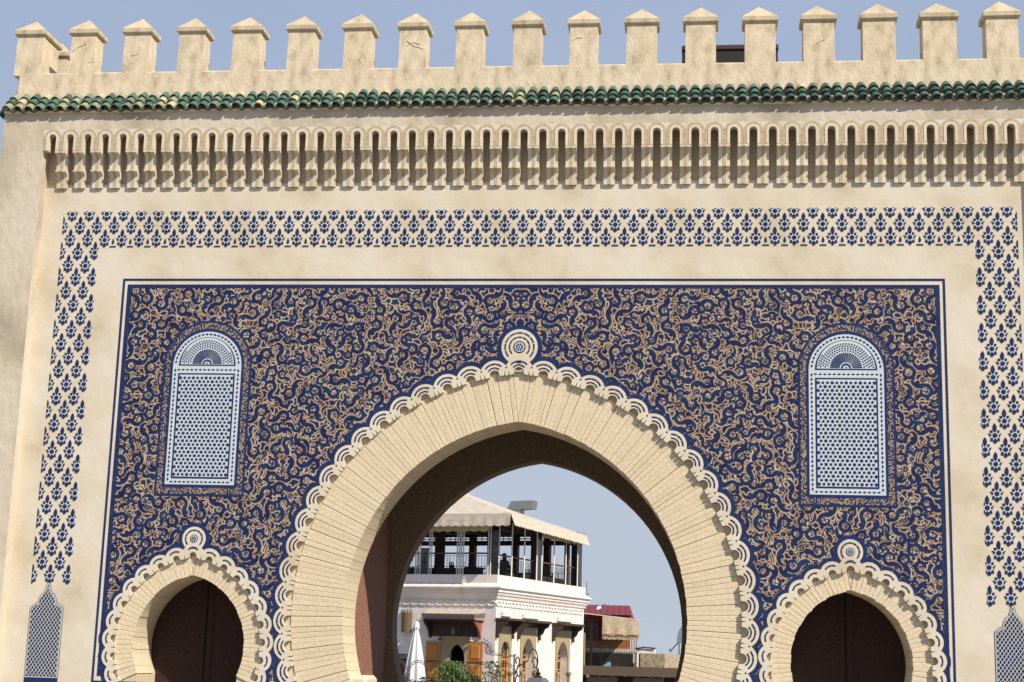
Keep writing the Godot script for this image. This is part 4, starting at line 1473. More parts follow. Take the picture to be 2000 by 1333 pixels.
	for h in hoods:
		var b := Mb.new()
		b.xf = Transform3D(R, Vector3.ZERO)
		b.extrude(rect(h[0], 3.03, h[1], 3.11), 0.0, 0.52, true)
		b.extrude(rect(h[0] + 0.05, 2.85, h[1] - 0.05, 3.03), 0.0, 0.06)
		var hood := obj("window_hood", b, M.brown, c)
		for t in [h[2], h[3]]:
			var k := Mb.new()
			k.xf = Transform3D(Basis(Vector3(1, 0, 0), Vector3(0, 1, 0), Vector3(0, 0, 1)), Vector3(0, 0, -t - 0.05))
			k.extrude(PackedVector2Array([Vector2(0.003, 2.40), Vector2(0.10, 2.40), Vector2(0.12, 2.50), Vector2(0.09, 2.56), Vector2(0.22, 2.68), Vector2(0.27, 2.82), Vector2(0.42, 2.90), Vector2(0.48, 3.03), Vector2(0.003, 3.03)]), 0.0, 0.10, true)
			obj("hood_bracket", k, M.brown, hood)
	for m in [[0.43, 1.27], [2.40, 3.92], [5.85, 7.37]]:
		var b := Mb.new()
		b.xf = Transform3D(R, Vector3.ZERO)
		b.extrude(rect(m[0], 3.30, m[1], 3.36), 0.0, 0.06, true)
		b.extrude(rect(m[0] + 0.02, 3.22, m[1] - 0.02, 3.30), 0.0, 0.09, true)
		b.extrude(rect(m[0], 3.19, m[1], 3.22), 0.0, 0.11, true)
		obj("sill_moulding", b, M.cafe, c)
	for w in [[0.33, 1.40, 0.50, 1.22, 2.30, 0.36], [2.30, 4.02, 2.46, 3.53, 2.45, 0.72], [5.62, 7.40, 5.95, 7.05, 2.40, 0.72]]:
		var hw: float = (w[3] - w[2]) / 2; var cx: float = (w[2] + w[3]) / 2; var ys: float = w[4] - w[5]
		var s := PackedVector2Array([Vector2(cx - hw - 0.2, 0.0), Vector2(w[2], 0.0)])
		for i in 13:
			var a := PI - PI * i / 12.0
			s.push_back(Vector2(cx + cos(a) * hw, ys + pow(sin(a), 1.25 if w[5] > 0.5 else 1.0) * w[5]))
		s.append_array(PackedVector2Array([Vector2(w[3], 0.0), Vector2(cx + hw + 0.2, 0.0), Vector2(cx + hw + 0.2, 2.84), Vector2(cx - hw - 0.2, 2.84)]))
		var b := Mb.new()
		b.xf = Transform3D(R, Vector3.ZERO)
		b.extrude(s, 0.0, 0.035)
		var sur := obj("carved_surround", b, M.stucco, c)
		for q in [w[2] - 0.06, w[3] + 0.06]:
			var p := Mb.new()
			p.lathe([Vector2(0.07, 0.0), Vector2(0.06, 0.1), Vector2(0.05, 1.05), Vector2(0.06, 1.08), Vector2(0.10, 1.18), Vector2(0.10, 1.24), Vector2(0.0, 1.24)], 10, Vector3(0.08, 0, -q))
			obj("engaged_column", p, M.stucco, sur)
		# timber frame and panes
		var f := Mb.new()
		f.xf = Transform3D(R, Vector3(0.24 if w[5] < 0.5 else 0.0, 0, 0))
		f.extrude(rect(w[2], 1.62, w[3], 1.72), -0.34, -0.26, true)
		for q in 4:
			var x: float = lerpf(w[2] + 0.03, w[3] - 0.03, q / 3.0)
			f.extrude(rect(x - 0.03, 0.0, x + 0.03, 1.62), -0.33, -0.27, true)
		f.extrude(rect(w[2], 0.9, w[3], 0.96), -0.325, -0.275, true)
		f.extrude(rect(w[2], 1.3, w[3], 1.35), -0.325, -0.275, true)
		for q in 5:
			var a := PI * (q + 0.5) / 5.0
			f.extrude(arc_strip(Vector2(cx, 1.72), Vector2.from_angle(a), w[5] * 0.42, w[5] * 0.84, -0.05, 0.05, 1), -0.33, -0.28, true)
		f.extrude(arc_strip(Vector2(cx, 1.72), Vector2(0, 1), 0.12, 0.05, -PI / 2, PI / 2, 8), -0.33, -0.27, true)
		var fr := obj("window_frame", f, M.orange, c)
		var g := Mb.new()
		g.xf = Transform3D(R, Vector3(0.24 if w[5] < 0.5 else 0.0, 0, 0))
		g.extrude(rect(w[2], 0.0, w[3], w[4] - w[5] * 0.15), -0.305, -0.297, true)
		obj("window_pane", g, M.pane, fr)
	# canvas roof
	var FL := Vector3(-9.5, 6.77, 0.9); var FR := Vector3(0.85, 6.77, 0.85); var BR := Vector3(0.12, 6.77, -8.62); var BL := Vector3(-9.5, 6.77, -9.2); var A := Vector3(-4.3, 8.42, -4.4)
	var roof := Mb.new()
	var sag := func(a: Vector3, b: Vector3) -> void:
		var k := 8
		for i in k:
			for j in 8:
				var g := func(u: float, v2: float) -> Vector3:
					var e := a.lerp(b, u)
					var p := e.lerp(A, v2)
					return p - Vector3(0, 0.10 * sin(PI * v2) * (0.6 + 0.4 * sin(PI * u)), 0)
				var u0 := i / float(k); var u1 := (i + 1) / float(k); var v0 := j / 8.0; var v1 := (j + 1) / 8.0
				roof.quad(g.call(u0, v0), g.call(u1, v0), g.call(u1, v1), g.call(u0, v1))
	sag.call(FL, FR); sag.call(FR, BR); sag.call(BR, BL); sag.call(BL, FL)
	obj("canvas_roof", roof, M.canvas, c)
	var CE := Mb.new()
	CE.box(Vector3(-9.0, 6.80, -8.8), Vector3(0.0, 6.83, 0.0))
	for i in 8:
		CE.box(Vector3(-8.6 + i * 1.1, 6.70, -8.7), Vector3(-8.48 + i * 1.1, 6.80, -0.1))
	obj("dark_ceiling", CE, M.brown, c)
	var V := Mb.new()
	fabric_strip(V, FL, FR, Vector3(0, 0, 1), 0.42, 0.06, 0.30)
	fabric_strip(V, FR, BR, Vector3(1, 0, 0), 0.40, 0.16, 0.30)
	obj("roof_valance", V, M.canvas, c)
	var V2 := Mb.new()
	fabric_strip(V2, Vector3(-2.83, 6.42, 0.12), Vector3(-0.34, 6.42, 0.12), Vector3(0, 0, 1), 0.20, 0.06, 0.34)
	obj("inner_valance", V2, M.valance, c)
	var V3 := Mb.new()
	fabric_strip(V3, Vector3(-0.05, 6.72, -4.3), Vector3(-0.05, 6.72, -8.4), Vector3(1, 0, 0), 0.36, 0.02, 0.5)
	obj("side_valance", V3, M.canvas2, c)
	# posts, glass wind screens, rails
	for x in [-3.32, -3.22, -2.76, -1.62, -1.46, -0.37]:
		lattice_post(c, x, -0.1, 4.63, 6.45, Vector3(1, 0, 0))
	for z in [-0.34, -1.52, -2.70, -3.92, -4.42, -5.68, -6.95, -8.25]:
		lattice_post(c, -0.1, z, 4.60, 6.62, Vector3(0.3, 0, 1).normalized())
	for g in [[-3.16, -2.84, 5.62], [-0.28, -0.02, 6.4]]:
		var b := Mb.new()
		b.box(Vector3(g[0], 4.65, -0.12), Vector3(g[1], g[2], -0.10))
		var p := obj("wind_screen", b, M.pane, c)
		var e := Mb.new()
		var m: float = (g[0] + g[1]) / 2
		e.extrude(circle(Vector2(m, 5.08), 0.085, 12), -0.098, -0.094)
		e.extrude(rect(m - 0.025, 5.19, m + 0.025, 5.32), -0.098, -0.094); e.extrude(rect(m - 0.025, 4.84, m + 0.025, 4.97), -0.098, -0.094)
		obj("screen_emblem", e, M.iron, p)
	for z in [-4.17, -8.55]:
		var b := Mb.new()
		b.box(Vector3(-0.12, 4.60, z - 0.2), Vector3(-0.10, 6.5, z + 0.2))
		obj("wind_screen", b, M.pane, c)
	var hr := iron([[Vector3(-8.9, 5.43, -0.25), Vector3(-0.35, 5.43, -0.25)], [Vector3(-0.3, 5.41, -0.35), Vector3(-0.3, 5.41, -8.6)]], 0.035, 6)
	obj("handrail", hr, M.rail, c)
	var bars: Array = []
	for i in 66:
		bars.push_back([Vector3(-8.8 + i * 0.128, 4.3, -0.25), Vector3(-8.8 + i * 0.128, 5.35, -0.25)])
	for i in 62:
		bars.push_back([Vector3(-0.3, 4.3, -0.45 - i * 0.131), Vector3(-0.3, 5.33, -0.45 - i * 0.131)])
	for i in 9:
		var x := -8.2 + i * 1.0
		for s in [-1.0, 1.0]:
			bars.push_back(arc3(Vector3(x + s * 0.13, 5.02, -0.24), Vector3(s, 0, 0), Vector3(0, 1, 0), 0.03, 0.0, 7.5, 16, 0.10))
			bars.push_back(arc3(Vector3(x + s * 0.10, 5.20, -0.24), Vector3(s, 0, 0), Vector3(0, -1, 0), 0.02, 0.0, 6.5, 14, 0.07))
	bars.push_back([Vector3(-8.9, 5.34, -0.25), Vector3(-0.3, 5.34, -0.25)])
	bars.push_back([Vector3(-8.9, 4.95, -0.25), Vector3(-0.3, 4.95, -0.25)])
	obj("terrace_railing", iron(bars, 0.011, 3), M.iron, c)
	var bk: Array = []
	for i in 60:
		bk.push_back([Vector3(-8.8 + i * 0.14, 4.3, -8.65), Vector3(-8.8 + i * 0.14, 5.2, -8.65)])
	bk.push_back([Vector3(-8.9, 5.22, -8.65), Vector3(-0.2, 5.22, -8.65)])
	obj("rear_railing", iron(bk, 0.012, 3), M.iron, c)
	var bm := Mb.new()
	bm.box(Vector3(-9.0, 6.36, -8.72), Vector3(-0.1, 6.56, -8.6))
	bm.box(Vector3(-9.0, 6.62, -8.7), Vector3(-0.1, 6.66, -8.64)); bm.box(Vector3(-9.0, 6.72, -8.7), Vector3(-0.1, 6.80, -8.64))
	for i in 36:
		bm.box(Vector3(-8.9 + i * 0.25, 6.56, -8.68), Vector3(-8.87 + i * 0.25, 6.72, -8.66))
	obj("rear_beam", bm, M.brown, c)
	for x in [-6.64, -5.02, -3.05, -1.6, -0.35]:
		var b := Mb.new()
		b.box(Vector3(x - 0.13, 4.25, -8.75), Vector3(x + 0.13, 6.9, -8.5))
		obj("timber_post", b, M.brown, c)
	for q in [Vector3(-2.3, 0, -4.4), Vector3(-4.4, 0, -4.4), Vector3(-0.35, 0, -4.2), Vector3(-0.35, 0, -7.7)]:
		var b := Mb.new()
		b.box(Vector3(q.x - 0.09, 4.25, q.z - 0.09), Vector3(q.x + 0.09, 6.9, q.z + 0.09))
		obj("timber_post", b, M.brown, c)
	# vent on the far side of the roof
	var d := Mb.new()
	d.hull8([Vector3(-3.5, 7.0, -8.6), Vector3(-2.9, 7.0, -8.6), Vector3(-2.9, 7.0, -9.1), Vector3(-3.5, 7.0, -9.1), Vector3(-3.5, 7.95, -8.6), Vector3(-2.9, 7.95, -8.6), Vector3(-2.9, 7.95, -9.1), Vector3(-3.5, 7.95, -9.1)])
	d.hull8([Vector3(-3.5, 7.86, -8.58), Vector3(-2.35, 7.90, -8.58), Vector3(-2.35, 7.90, -9.12), Vector3(-3.5, 7.86, -9.12), Vector3(-3.3, 8.22, -8.58), Vector3(-2.3, 8.25, -8.58), Vector3(-2.3, 8.25, -9.12), Vector3(-3.3, 8.22, -9.12)])
	obj("roof_vent", d, M.metal, c)

func at_cafe(x: float, y: float, z: float, turn := 0.0) -> Transform3D:
	return cafe_xf() * Transform3D(Basis(Vector3(0, 1, 0), turn), Vector3(x, y, z))

func dup(src: Node3D, called: String, at: Transform3D, label := "") -> Node3D:
	var o: Node3D = src.duplicate()
	o.name = numbered(called)
	add_child(o)
	o.transform = at
	if label:
		o.set_meta("label", label)
	return o

func cafe_things() -> void:
	# table and chairs on the roof terrace
	var t := thing("cafe_table", "dark round café table behind the roof terrace railing", "table", at_cafe(-1.6, 4.25, -1.5), "tables on the roof terrace")
	var b := Mb.new()
	b.lathe([Vector2(0.0, 0.70), Vector2(0.42, 0.70), Vector2(0.42, 0.735), Vector2(0.0, 0.735)], 18, Vector3.ZERO)
	obj("table_top", b, M.dark, t)
	b = Mb.new()
	b.lathe([Vector2(0.26, 0.0), Vector2(0.24, 0.03), Vector2(0.04, 0.06), Vector2(0.035, 0.70), Vector2(0.0, 0.70)], 12, Vector3.ZERO)
	obj("table_leg", b, M.iron, t)
	for p in [Vector3(-4.2, 4.25, -1.6), Vector3(-6.6, 4.25, -1.5), Vector3(-1.35, 4.25, -5.2), Vector3(-1.3, 4.25, -7.3), Vector3(-3.9, 4.25, -5.0)]:
		dup(t, "cafe_table", at_cafe(p.x, p.y, p.z))
	var ch := thing("cafe_chair", "dark café chair drawn up to a table on the roof terrace", "chair", at_cafe(-2.3, 4.25, -1.5, 1.57), "chairs on the roof terrace")
	b = Mb.new()
	b.cbox(Vector3(-0.21, 0.43, -0.21), Vector3(0.21, 0.47, 0.21), 0.02)
	obj("seat", b, M.dark, ch)
	for s in [[-0.18, -0.18], [0.18, -0.18], [-0.18, 0.18], [0.18, 0.18]]:
		b = Mb.new()
		b.tube([Vector3(s[0] * 1.1, 0, s[1] * 1.1), Vector3(s[0], 0.44, s[1])], 0.016, 5)
		obj("leg", b, M.iron, ch)
	b = Mb.new()
	b.tube([Vector3(-0.19, 0.46, -0.19), Vector3(-0.2, 0.86, -0.26), Vector3(-0.12, 0.95, -0.28), Vector3(0.12, 0.95, -0.28), Vector3(0.2, 0.86, -0.26), Vector3(0.19, 0.46, -0.19)], 0.016, 5)
	for i in 4:
		b.tube([Vector3(-0.12 + 0.08 * i, 0.46, -0.2), Vector3(-0.12 + 0.08 * i, 0.94, -0.28)], 0.01, 4)
	b.box(Vector3(-0.17, 0.62, -0.265), Vector3(0.17, 0.84, -0.245))
	obj("backrest", b, M.dark, ch)
	for p in [Vector3(-0.9, -1.35, -1.5), Vector3(-3.5, -1.6, -1.5), Vector3(-4.9, -1.5, 1.6), Vector3(-5.9, -1.5, -1.6), Vector3(-7.3, -1.4, 1.5), Vector3(-1.3, -4.5, 3.1), Vector3(-1.4, -5.95, 0.1), Vector3(-1.25, -6.55, 3.0), Vector3(-1.35, -8.05, 0.0), Vector3(-3.2, -5.0, -1.6), Vector3(-4.6, -5.0, 1.6), Vector3(-4.2, -0.75, 3.1)]:
		dup(ch, "cafe_chair", at_cafe(p.x, 4.25, p.y, p.z))
	var bench := thing("cafe_bench", "dark upholstered bench along the left side of the roof terrace railing", "bench", at_cafe(-4.4, 4.25, -0.62))
	b = Mb.new()
	b.cbox(Vector3(-3.6, 0.0, -0.25), Vector3(3.6, 0.46, 0.25), 0.04)
	obj("seat", b, M.dark, bench)
	b = Mb.new()
	b.cbox(Vector3(-3.6, 0.46, 0.12), Vector3(3.6, 0.66, 0.25), 0.03)
	obj("backrest", b, M.jacket, bench)
	dup(bench, "cafe_bench", at_cafe(-0.65, 4.25, -5.6, PI / 2) * Transform3D(Basis.from_scale(Vector3(0.62, 1, 1)), Vector3.ZERO), "dark upholstered bench along the right side of the roof terrace railing")
	# guest
	var g := thing("person", "dark-haired person in a dark jacket seated behind the terrace rail near the café corner", "person", at_cafe(-0.95, 4.25, -2.72, deg_to_rad(60)))
	var seat := dup(ch, "cafe_chair", at_cafe(-0.95, 4.25, -2.74, deg_to_rad(60)), "dark café chair on which the person in the dark jacket sits")
	seat.remove_meta("group")
	var bones := [[Vector3(0, 0.52, 0), 0.15, Vector3(0, 0.78, 0.0), 0.145], [Vector3(0, 0.78, 0), 0.145, Vector3(0, 0.98, 0.02), 0.15], [Vector3(-0.14, 1.02, 0.01), 0.075, Vector3(0.14, 1.02, 0.01), 0.075],
		[Vector3(0, 1.02, 0.01), 0.065, Vector3(0, 1.14, 0.03), 0.055], [Vector3(0, 1.20, 0.045), 0.082, Vector3(0, 1.27, 0.03), 0.088],
		[Vector3(0, 1.185, 0.115), 0.014, Vector3(0, 1.215, 0.118), 0.012],
		[Vector3(-0.19, 1.0, 0), 0.055, Vector3(-0.25, 0.76, 0.08), 0.044], [Vector3(-0.25, 0.76, 0.08), 0.044, Vector3(-0.12, 0.78, 0.32), 0.034],
		[Vector3(0.19, 1.0, 0), 0.055, Vector3(0.25, 0.76, 0.08), 0.044], [Vector3(0.25, 0.76, 0.08), 0.044, Vector3(0.12, 0.78, 0.32), 0.034],
		[Vector3(-0.09, 0.53, 0), 0.09, Vector3(-0.12, 0.53, 0.42), 0.065], [Vector3(-0.12, 0.53, 0.42), 0.06, Vector3(-0.12, 0.10, 0.44), 0.042], [Vector3(-0.12, 0.05, 0.42), 0.04, Vector3(-0.12, 0.045, 0.56), 0.035],
		[Vector3(0.09, 0.53, 0), 0.09, Vector3(0.12, 0.53, 0.42), 0.065], [Vector3(0.12, 0.53, 0.42), 0.06, Vector3(0.12, 0.10, 0.44), 0.042], [Vector3(0.12, 0.05, 0.42), 0.04, Vector3(0.12, 0.045, 0.56), 0.035]]
	for s in [-1.0, 1.0]:
		for f in 4:
			bones.push_back([Vector3(s * (0.135 - f * 0.02), 0.785, 0.33), 0.011, Vector3(s * (0.13 - f * 0.022), 0.775, 0.40 + 0.008 * (f % 3)), 0.009])
		bones.push_back([Vector3(s * 0.09, 0.79, 0.33), 0.011, Vector3(s * 0.05, 0.785, 0.37), 0.009])
	var body := body_net(bones, 0.024, Vector3(-0.36, 0.0, -0.22), Vector3(0.36, 1.42, 0.64))
	obj("body", body, M.jacket, g)
	var hd := Mb.new()
	for i in 8:
		for j in 14:
			var q := func(a: int, bq: int) -> Vector3:
				var th := PI * 0.60 * a / 8.0; var ph := TAU * bq / 14.0
				return Vector3(0, 1.262, 0.022) + Vector3(sin(th) * cos(ph) * 0.098, cos(th) * 0.108, sin(th) * sin(ph) * 0.104 * (0.78 if sin(ph) > 0 else 1.0))
			hd.quad(q.call(i, j), q.call(i, j + 1), q.call(i + 1, j + 1), q.call(i + 1, j))
	obj("hair", hd, M.hair, g)
	# umbrella
	var u := thing("parasol", "closed white parasol standing left of the orange shutters", "parasol", at_cafe(-1.89, 0, 2.5))
	b = Mb.new()
	b.lathe([Vector2(0.36, 0.86), Vector2(0.33, 1.15), Vector2(0.25, 1.7), Vector2(0.15, 2.25), Vector2(0.085, 2.50), Vector2(0.07, 2.56), Vector2(0.105, 2.66), Vector2(0.075, 2.84), Vector2(0.0, 2.88)], 64, Vector3.ZERO, 0.13, 8)
	obj("folded_canopy", b, M.cloth, u)
	b = Mb.new()
	b.tube([Vector3(0, 0, 0), Vector3(0, 2.93, 0)], 0.022, 8)
	b.lathe([Vector2(0.3, 0), Vector2(0.3, 0.06), Vector2(0.0, 0.1)], 16, Vector3.ZERO)
	obj("pole", b, M.metal, u)
	# wooden wall light
	var s := thing("wall_light", "brown half-round wall light with notched top on the café wall", "wall light", at_cafe(-3.57, 0, 0.0))
	b = Mb.new()
	for i in 10:
		var a0 := PI * i / 10.0; var a1 := PI * (i + 1) / 10.0
		var p0 := Vector3(-cos(a0) * 0.215, 0, sin(a0) * 0.2); var p1 := Vector3(-cos(a1) * 0.215, 0, sin(a1) * 0.2)
		var y0 := Vector3(0, 2.54, 0); var y1 := Vector3(0, 3.24 if i % 2 else 3.34, 0)
		b.quad(p0 * 0.94 + y0, p1 * 0.94 + y0, p1 + y1, p0 + y1)
		b.quad(p1 * 0.86 + y0, p0 * 0.86 + y0, p0 * 0.92 + y1, p1 * 0.92 + y1)
		b.quad(p0 + y1, p1 + y1, p1 * 0.92 + y1, p0 * 0.92 + y1)
	b.box(Vector3(-0.19, 2.56, 0.0), Vector3(0.19, 3.2, 0.012))
	obj("shade", b, M.sconce, s)
	# lantern and lamp shades under the canopy
	var l := thing("lantern", "small dark lantern hanging under the doorway canopy", "lantern", at_cafe(-1.46, 2.48, 0.45))
	b = Mb.new()
	b.lathe([Vector2(0.03, 0.0), Vector2(0.07, 0.03), Vector2(0.06, 0.16), Vector2(0.11, 0.18), Vector2(0.02, 0.27), Vector2(0.0, 0.27)], 10, Vector3.ZERO)
	obj("lantern_body", b, M.grey, l)
	b = Mb.new()
	b.tube([Vector3(0, 0.27, 0), Vector3(0, 0.50, 0)], 0.008, 4)
	obj("chain", b, M.iron, l)
	for q in [[-0.84, "bright metal lamp shade above the right orange shutter"], [-2.06, "dark metal lamp shade above the left orange shutter"]]:
		var m := thing("lamp_shade", q[1], "lamp", at_cafe(q[0], 2.27, 0.26))
		b = Mb.new()
		b.lathe([Vector2(0.12, 0.0), Vector2(0.10, 0.035), Vector2(0.04, 0.09), Vector2(0.03, 0.13), Vector2(0.0, 0.13)], 14, Vector3.ZERO)
		obj("shade", b, M.metal if q[0] > -1.0 else M.grey, m)
		b = Mb.new()
		b.tube([Vector3(0, 0.12, 0), Vector3(0, 0.18, -0.05), Vector3(0, 0.17, -0.20)], 0.012, 5)
		obj("arm", b, M.iron, m)
	var cab := thing("electric_cable", "thin dark cable sagging round the café corner below the canopy", "cable", at_cafe(0, 0, 0))
	b = iron([[Vector3(-0.45, 2.36, 0.04), Vector3(-0.25, 2.26, 0.03), Vector3(-0.12, 2.14, 0.03), Vector3(-0.10, 2.02, 0.03), Vector3(-0.02, 1.90, 0.04), Vector3(0.05, 1.86, 0.02), Vector3(0.05, 1.80, -0.5), Vector3(0.05, 1.77, -1.0), Vector3(0.05, 1.86, -1.9)], [Vector3(-0.3, 2.2, 0.03), Vector3(-0.26, 1.98, 0.03), Vector3(-0.15, 1.90, 0.03), Vector3(-0.02, 1.95, 0.03)]], 0.012, 4)
	obj("cable", b, M.dark, cab)
	# hooped iron fence with planting
	var f := thing("hooped_fence", "rusty wrought iron fence of open hoops in front of the café door", "fence", at_cafe(0, 0, 4.0))
	var hoops: Array = []
	for i in 8:
		var x := -3.4 + i * 0.80
		hoops.push_back(arc3(Vector3(x, 1.17, 0), Vector3(1, 0, 0), Vector3(0, 1, 0), 0.38, 0.0, PI, 16))
		hoops.push_back(arc3(Vector3(x, 1.17, 0), Vector3(1, 0, 0), Vector3(0, 1, 0), 0.31, 0.0, PI, 16))
		for k in 9:
			var a := PI * (k + 0.5) / 9.0
			hoops.push_back([Vector3(x + cos(a) * 0.31, 1.17 + sin(a) * 0.31, 0), Vector3(x + cos(a + 0.16) * 0.38, 1.17 + sin(a + 0.16) * 0.38, 0)])
		for sx in [-0.38, -0.31, 0.31, 0.38]:
			hoops.push_back([Vector3(x + sx, 0.0, 0), Vector3(x + sx, 1.17, 0)])
		for k in 12:
			hoops.push_back([Vector3(x + 0.31, 0.06 + k * 0.09, 0), Vector3(x + 0.38, 0.11 + k * 0.09, 0)])
			hoops.push_back([Vector3(x - 0.38, 0.06 + k * 0.09, 0), Vector3(x - 0.31, 0.11 + k * 0.09, 0)])
	obj("hoop", iron(hoops, 0.011, 4), M.rust, f)
	bush("weeping_shrub", "bright green weeping shrub in front of the café door", "shrub", at_cafe(0.44, 0, 4.3), 0.66, 1.58, 3200, M.leaf, true)
	bush("climbing_plant", "loose climbing plant at the café corner beside the hooped fence", "plant", at_cafe(1.86, 0, 4.25), 0.36, 1.58, 420, M.leaf2, false)
	bush("low_shrub", "low dark shrub at the foot of the closed parasol", "shrub", at_cafe(-1.7, 0, 4.25), 0.8, 1.02, 800, M.leaf2, false)
	bush("low_shrub", "low dark shrub between the weeping shrub and the climbing plant", "shrub", at_cafe(1.18, 0, 4.25), 0.40, 1.08, 500, M.leaf2, false)
	bush("low_shrub", "low dark shrub before the left orange shutter", "shrub", at_cafe(-0.55, 0, 4.25), 0.42, 1.0, 450, M.leaf2, false)
	# scrolled bracket
	var br := thing("scrolled_bracket", "black wrought iron post with scrolled arm in front of the café's lit side", "lamp bracket", at_cafe(1.5, 0, 0))
	var px := 1.68
	var u3 := Vector3(0, 0, -1); var w3 := Vector3(0, 1, 0)
	b = Mb.new()
	b.tube([Vector3(0, 0, px), Vector3(0, 1.84, px)], 0.035, 6)
	obj("post", b, M.grey, br)
	var sc: Array = []
	var o := Vector3(0, 0, px)
	sc.push_back([o + Vector3(0, 1.10, 0), o + u3 * 0.35 + w3 * 1.42, o + u3 * 0.9 + w3 * 1.55, o + u3 * 1.25 + w3 * 1.66])
	sc.push_back(arc3(o + u3 * 1.72 + w3 * 1.58, u3, w3, 0.52, 2.9, -1.4, 18, -0.2))
	sc.push_back(arc3(o + u3 * 1.85 + w3 * 1.52, u3, w3, 0.30, 3.0, -3.6, 20, -0.26))
	sc.push_back(arc3(o + u3 * 0.25 + w3 * 1.60, u3, w3, 0.22, -0.8, 4.5, 16, -0.16))
	sc.push_back(arc3(o + u3 * 0.45 + w3 * 1.25, u3, w3, 0.28, 1.2, 6.6, 18, -0.2))
	sc.push_back(arc3(o + u3 * 0.3 + w3 * 0.9, u3, w3, 0.24, 1.0, 6.0, 16, -0.18))
	sc.push_back([o + u3 * 2.05 + w3 * 1.32, o + u3 * 2.05 + w3 * 1.16])
	obj("scroll", iron(sc, 0.022, 5), M.iron, br)
	var pier := thing("stone_pier", "grey stone pier with pyramid cap and finial beside the scrolled bracket", "pier", at_cafe(1.5, 0, -0.47))
	b = Mb.new()
	b.box(Vector3(-0.32, 0, -0.32), Vector3(0.32, 0.80, 0.32))
	obj("shaft", b, M.grey, pier)
	b = Mb.new()
	b.hull8([Vector3(-0.40, 0.80, 0.40), Vector3(0.40, 0.80, 0.40), Vector3(0.40, 0.80, -0.40), Vector3(-0.40, 0.80, -0.40), Vector3(-0.22, 1.06, 0.22), Vector3(0.22, 1.06, 0.22), Vector3(0.22, 1.06, -0.22), Vector3(-0.22, 1.06, -0.22)])
	obj("cap", b, M.grey, pier)
	b = Mb.new()
	b.lathe([Vector2(0.16, 1.06), Vector2(0.16, 1.10), Vector2(0.06, 1.14), Vector2(0.11, 1.21), Vector2(0.04, 1.26), Vector2(0.03, 1.38), Vector2(0.0, 1.40)], 12, Vector3.ZERO)
	obj("finial", b, M.iron, pier)

func bush(called: String, label: String, cat: String, at: Transform3D, r: float, h: float, n: int, m: Material, droop: bool) -> void:
	var t := thing(called, label, cat, at)
	var b := Mb.new()
	for i in n:
		var a := rng.randf() * TAU
		var f := pow(rng.randf(), 0.45)
		var y := rng.randf()
		var prof := sqrt(maxf(0.0, 1.0 - pow(absf(y - 0.35) / 0.68, 2.0)))
		var lump := 1.0 + 0.22 * sin(a * 3.0 + y * 7.0) + 0.12 * sin(a * 7.0 - y * 11.0)
		var p := Vector3(cos(a) * r * f * prof * lump, h * (0.15 + 0.85 * y), sin(a) * r * f * prof * lump)
		var L := rng.randf_range(0.055, 0.10) * (1.3 if droop else 1.0)
		var d := Vector3(cos(a) * 0.5, -1.0 if droop else rng.randf_range(-0.3, 0.9), sin(a) * 0.5).normalized()
		d = (d + Vector3(rng.randf_range(-0.5, 0.5), rng.randf_range(-0.3, 0.3), rng.randf_range(-0.5, 0.5))).normalized()
		var s := d.cross(Vector3(rng.randf_range(-1, 1), rng.randf_range(-1, 1), rng.randf_range(-1, 1))).normalized() * L * (0.22 if droop else 0.36)
		var sh := rng.randf_range(0.6, 1.5)
		b.col = Color(sh * rng.randf_range(0.8, 1.3), sh, sh * 0.8)
		b.tri(p - s * 0.4, p + d * L * 0.5 + s, p + d * L)
		b.tri(p - s * 0.4, p + d * L, p + d * L * 0.5 - s)
	obj("foliage", b, m, t)
	b = Mb.new()
	for i in 5:
		var a := TAU * i / 5.0
		b.tube([Vector3(0, 0, 0), Vector3(cos(a) * r * 0.3, h * 0.45, sin(a) * r * 0.3), Vector3(cos(a) * r * 0.5, h * 0.8, sin(a) * r * 0.5)], 0.018, 5, 0.006)
	obj("stem", b, M.brown, t)

